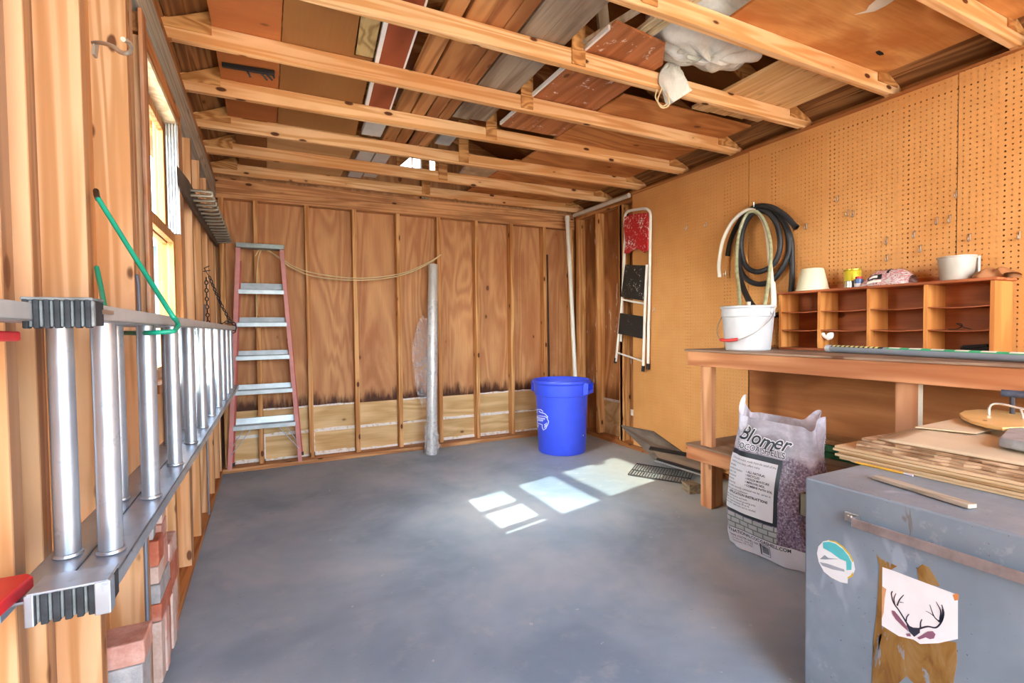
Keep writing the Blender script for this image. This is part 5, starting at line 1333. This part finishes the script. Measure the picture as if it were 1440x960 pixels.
m = MB(); m.slab([(sk(1.1)-.062, 1.1, ZA), (sk(1.1)+.062, 1.1, ZA), (sk(3.40)+.064, 3.40, ZA), (sk(3.40)-.064, 3.40, ZA)], (0, 0, .022)); m.build('face', redp, t)
for s, w in ((-1, .020), (1, .010)):
    m = MB(); x0 = sk(1.1)+s*(.062+w/2); x1 = sk(3.40)+s*(.064+w/2)
    m.slab([(x0-w/2, 1.1, ZA), (x0+w/2, 1.1, ZA), (x1+w/2, 3.40, ZA), (x1-w/2, 3.40, ZA)], (0, 0, .03)); m.build('edge', M['white'], t)
whiteb = plain('grey_white_paint', 'c9cbc6', .5, var=.08)
plank('white_board', (.69, .70), (3.405, 3.66), ZA, .035, .135, .135, whiteb, 'short white painted board end just beyond the dark red panel')
plank('white_board', (.735, .745), (3.90, 4.72), ZA, .022, .115, .115, whiteb, 'left one of two white boards near the back wall on the joists')
plank('white_board', (.86, .87), (3.93, 4.66), ZA, .022, .115, .115, plain('grey_white_paint_b', 'bfc1bb', .5, var=.08), 'right one of two white boards near the back wall on the joists')
plank('brown_board', (.72, .84), (1.1, 3.85), ZA, .036, .088, .088, brownb[0], 'brown board next to the dark red panel on the joists')
plank('brown_board', (.835, .935), (1.1, 3.80), ZA, .036, .095, .095, brownb[1], 'second brown board from the dark red panel')
plank('brown_board', (.945, 1.02), (1.1, 2.43), ZA+.0365, .036, .105, .105, brownb[1], 'short light brown board lying over two boards left of the grey plank')
plank('brown_board', (.94, 1.005), (1.1, 3.78), ZA, .036, .09, .09, brownb[2], 'third brown board from the dark red panel, darker than its neighbours')
plank('brown_board', (1.02, 1.09), (1.1, 3.70), ZA, .036, .07, .07, brownb[0], 'narrow brown board touching the wide grey plank')
m = MB()
for (xa, xb, d) in ((1.075, 1.20, 0), (1.20, 1.335, .0)):
    m.slab([(xa, 1.2, ZA+.004), (xb, 1.2, ZA), (xb+.03, 3.12, ZA), (xa+.045, 3.12, ZA+.004)] if xa < 1.1 else [(xa, 1.2, ZA), (xb, 1.2, ZA+.004), (xb+.02, 3.10, ZA+.004), (xa+.03, 3.10, ZA)], (0, 0, .022))
tag(m.build('grey_plank', greyb, bevel=.002), 'wide weathered grey plank on the joists left of the hangers', 'board', 'boards stored on the joists')
plank('grey_board', (1.20, 1.215), (3.30, 3.62), ZA, .018, .115, .115, plain('blue_grey_board', '9ba1a0', .6), 'short blue grey board end beyond the wide grey plank')
redply = plywood('scraped_red_plywood', 'bf7743', '96572c', 'Y', cross=4, grain=.5, lines=40, stain='8a4722', stain_amt=.5, white=.8)
m = MB(); m.slab([(1.465, 1.86, ZA+.012), (1.80, 1.90, ZA+.012), (1.915, 2.04, ZA+.004), (1.925, 3.12, ZA), (1.468, 3.12, ZA)], (0, 0, .014))
tag(m.build('red_plywood', redply, bevel=.002), 'reddish plywood sheet with scraped white paint on the joists right of the hangers', 'plywood')
m = MB(); m.box(1.452, 1.466, 1.9, 3.10, ZA, ZA+.022); tag(m.build('white_strip', M['white'], bevel=.002), 'white painted strip along the left edge of the reddish plywood', 'strip')
m = MB(); m.slab([(1.945, 2.40, ZA+.002), (3.06, 2.40, ZA+.002), (3.06, 3.70, ZA+.002), (1.93, 3.70, ZA+.002), (1.93, 2.9, ZA+.002)], (0, 0, .012)); tag(m.build('plywood_sheet', M['atticply'], bevel=.001), 'large brown plywood sheet on the joists over the pegboard wall', 'plywood')
m = MB(); m.slab([(1.87, 3.71, ZA+.002), (3.06, 3.71, ZA+.002), (3.06, 4.75, ZA+.002), (1.86, 4.75, ZA+.002)], (0, 0, .012)); tag(m.build('plywood_sheet', M['atticply'], bevel=.001), 'brown plywood sheet on the joists in the back right corner', 'plywood')
m = MB(); m.slab([(1.55, 3.95, ZA), (1.85, 3.98, ZA), (1.85, 4.35, ZA), (1.60, 4.38, ZA)], (0, 0, .02)); tag(m.build('pale_board', plain('dusty_board', 'b79a78', .7, var=.2), bevel=.002), 'small dusty board on the joists just right of the last hanger', 'board')
for i, (xa, lb) in enumerate(((2.46, 'leftmost pale board of the floor strips above the hanging sack'), (2.605, 'second pale board of the floor strips on the joists'), (2.75, 'third pale board of the floor strips on the joists'), (2.895, 'rightmost pale board of the floor strips, by the right wall'))):
    tag(MB().box(xa, xa+.142, 1.66, 2.365-.012*i, ZA+.001, ZA+.019).build('pale_board', wood('pale_strip_%d' % i, 'e2bd83', 'cfa263', 'Y', knots=.2, stain='c08d52', stain_amt=.3), bevel=.001), lb, 'board', 'pale floor strips on the joists')
m = MB(); m.slab([(1.84, .2, ZA+.001), (3.095, .2, ZA+.001), (3.095, 1.625, ZA+.001), (1.90, 1.625, ZA+.001)], (0, 0, .012))
tansheet = tag(m.build('plywood_sheet', M['attictan'], bevel=.001), 'large tan plywood sheet with a knot hole on the joists nearest the camera', 'plywood')
m = MB(); P = [PZ(x, y, ZA+.0002) for x, y in [(1201, 21), (1218, 15), (1222, 8), (1232, 0), (1262, -3), (1246, 8), (1230, 16)]]; m.slab(P, (0, 0, .0006)); o = m.build('paper_scrap', plain('torn_paper', 'd9d2bd', .8)); tag(o, 'torn pale paper scrap stuck under the tan plywood', 'paper')
m = MB(); P = [PZ(x, y, ZA+.0003) for x, y in [(1231, 73), (1236, 71), (1242, 74), (1243, 77), (1237, 78), (1233, 76)]]; m.slab(P, (0, 0, .0005)); m.build('knot_hole', plain('knot_black', '1a100a', .9), tansheet)
mould = wood('cream_moulding', 'e8d9b0', 'd6c493', 'Y', knots=0, streak=.2)
for i, (x0, lb) in enumerate(((1.60, 'left strip of the cream wooden mouldings beside the plastic bag'), (1.655, 'right strip of the cream wooden mouldings beside the plastic bag'))):
    m = MB(); m.slab([(x0+.05, 1.2, ZA+.045), (x0+.095, 1.2, ZA+.045), (x0+.065, 1.95, ZA+.030), (x0+.02, 1.95, ZA+.030)], (0, 0, .018)); m.slab([(x0+.06, 1.2, ZA+.040), (x0+.075, 1.2, ZA+.040), (x0+.045, 1.95, ZA+.025), (x0+.03, 1.95, ZA+.025)], (0, 0, .008))
    tag(m.build('moulding', mould, bevel=.002), lb, 'moulding', 'cream mouldings on the joists')
m = MB(); m.bar((1.80, 2.35, 2.60), (1.74, 2.35, 3.10), .075, .018, (0, 1, 0)); m.build('hanger', M['palewood'], ceiling)
m = MB(); m.bar((1.40, 2.30, ZA+.03), (1.56, 1.75, ZA+.06), .03, .02); tag(m.build('thin_lath', M['palewood']), 'thin lath lying slantwise beside the reddish plywood', 'lath')

# ---- plastic bag of white padding sagging between the joists
t = thing('plastic_bag', 'knotted white plastic bag stuffed between the joists, hanging its neck over one', 'bag', (2.1, 1.86, ZA))
WB = film('milky_film', 'eef0e4', .22, .2)
pad = plain('white_padding', 'e3dfc9', .8, var=.12, vs=5)
r = random.Random(9)
cb_ = Vector((2.07, 1.865, ZA+.13))
def blob(u, v, k=1.0, seed=0):
    a = 2*PI*u; b = PI*(v-.5); x = math.cos(b)*math.cos(a); y = math.cos(b)*math.sin(a); z = math.sin(b)
    n = 1+.05*math.sin(5*a+3*b)+.04*math.sin(9*a-4*b+1)+.03*math.sin(13*b+4*a)
    zz = z*(.165 if z > 0 else .150)
    return cb_+Vector((x*.36*n*k*(1-.12*z), y*.225*n*k, zz*k*n))
m = MB(); m.grid(lambda u, v: blob(u, v, .95), 48, 24, cu=True); m.build('padding', pad, t, smooth=True)
m = MB(); m.grid(lambda u, v: blob(u, v, 1.0), 72, 36, cu=True); m.build('bag_body', WB, t, smooth=True, angle=180)
# neck twisted over the joist face, then flaring tail and string
kn = PY(947, 84, 2.07)
def neck(path, rad, n=18):
    pth = spline(path, 6); m = MB(); k = len(pth)
    def fn(u, v):
        i = v*(k-1); j = min(k-2, int(i)); p = pth[j].lerp(pth[j+1], i-j); tg = (pth[j+1]-pth[j]).normalized()
        sd = Vector((_R.x, _R.y, 0)); sd = (sd-tg*sd.dot(tg)).normalized(); up = tg.cross(sd)
        a = 2*PI*u; R = rad(v)*(1+.22*math.sin(4*a+6*v)+.1*math.sin(9*a))
        return p+(sd*math.cos(a)+up*math.sin(a)*.45)*R
    m.grid(fn, 40, 26, cu=True); return m
neck([PY(985, 70, 1.85), PY(965, 80, 1.97), PY(950, 86, 2.055)], lambda v: .10-.08*v).build('neck', WB, t, smooth=True, angle=180)
neck([PY(950, 86, 2.055), PY(945, 100, 2.07), PY(948, 120, 2.06), PY(956, 138, 2.055)], lambda v: .016+.055*min(1, v*1.8)*(1-.35*max(0, v-.6))).build('tail', WB, t, smooth=True, angle=180)
m = MB(); m.tube(spline([PY(931, 124, 2.07), PY(925, 140, 2.06), PY(930, 151, 2.055), PY(940, 149, 2.055), PY(940, 138, 2.055), PY(936, 126, 2.07)], 6), .004, 6); m.tube(spline([PY(924, 126, 2.07), PY(922, 138, 2.06), PY(931, 149, 2.05), PY(938, 146, 2.06)], 6), .0035, 6); m.build('string', cord, t, smooth=True)
# dark toothed bar tucked under the roof boards at left
t = thing('hook_bar', 'black bar with bent prongs tucked under the orange plywood sheet at upper left', 'rack', PZ(345, 97, ZA-.012))
a, b = PZ(312, 91, ZA-.013), PZ(386, 103, ZA-.013); m = MB(); m.bar(a, b, .02, .022, (0, 0, 1)); m.build('bar', M['black'], t, bevel=.002)
for (x, y, x2, y2) in ((346, 97, 352, 109), (366, 101, 376, 113), (373, 102, 383, 113), (383, 103, 385, 110)):
    m = MB(); p = PZ(x, y, ZA-.014); q = PY(x2, y2, p.y+.01); m.tube(spline([p, p.lerp(q, .6)+Vector((.004, 0, -.004)), q], 4), .005, 6); m.build('prong', M['black'], t, smooth=True)

# ================================================================== LIGHT
SUN = Vector((-1.0, -.25, .655)).normalized()          # towards the sun
sl = bpy.data.lights.new('sun', 'SUN'); sl.energy = 4.6; sl.angle = math.radians(.6); sl.color = (1, .89, .70)
so = bpy.data.objects.new('sun', sl); COL.objects.link(so); so.rotation_euler = SUN.to_track_quat('Z', 'Y').to_euler(); so.location = (-6, -2, 6)
w = bpy.data.worlds.new('sky'); scene.world = w; w.use_nodes = True
nt = w.node_tree; bg = nt.nodes['Background']
sky = nt.nodes.new('ShaderNodeTexSky'); sky.sky_type = 'NISHITA'; sky.sun_disc = False
sky.sun_elevation = math.radians(32); sky.sun_rotation = math.atan2(SUN.x, SUN.y); sky.air_density = 1.0; sky.dust_density = 2.5; sky.ozone_density = 1.0
hs = nt.nodes.new('ShaderNodeHueSaturation'); hs.inputs['Saturation'].default_value = .55
nt.links.new(sky.outputs[0], hs.inputs['Color']); nt.links.new(hs.outputs[0], bg.inputs['Color']); bg.inputs['Strength'].default_value = 1.15

# ================================================================== CAMERA
cd = bpy.data.cameras.new('camera'); cd.sensor_width = 36; cd.lens = FPX/1440*36; cd.clip_start = .02
co = bpy.data.objects.new('camera', cd); COL.objects.link(co)
mt = Matrix((( _R.x, _U.x, -_F.x), (_R.y, _U.y, -_F.y), (_R.z, _U.z, -_F.z)))
co.matrix_world = Matrix.Translation(_C) @ mt.to_4x4()
scene.camera = co
vs = scene.view_settings
scene.display_settings.display_device = 'sRGB'
vs.view_transform = 'Standard'; vs.look = 'None'; vs.exposure = 1.66; vs.gamma = 1.0; vs.use_curve_mapping = False
cy_ = scene.cycles
cy_.max_bounces = 10; cy_.diffuse_bounces = 6; cy_.glossy_bounces = 4; cy_.transmission_bounces = 6; cy_.transparent_max_bounces = 16
cy_.use_denoising = True; cy_.caustics_reflective = False; cy_.caustics_refractive = False
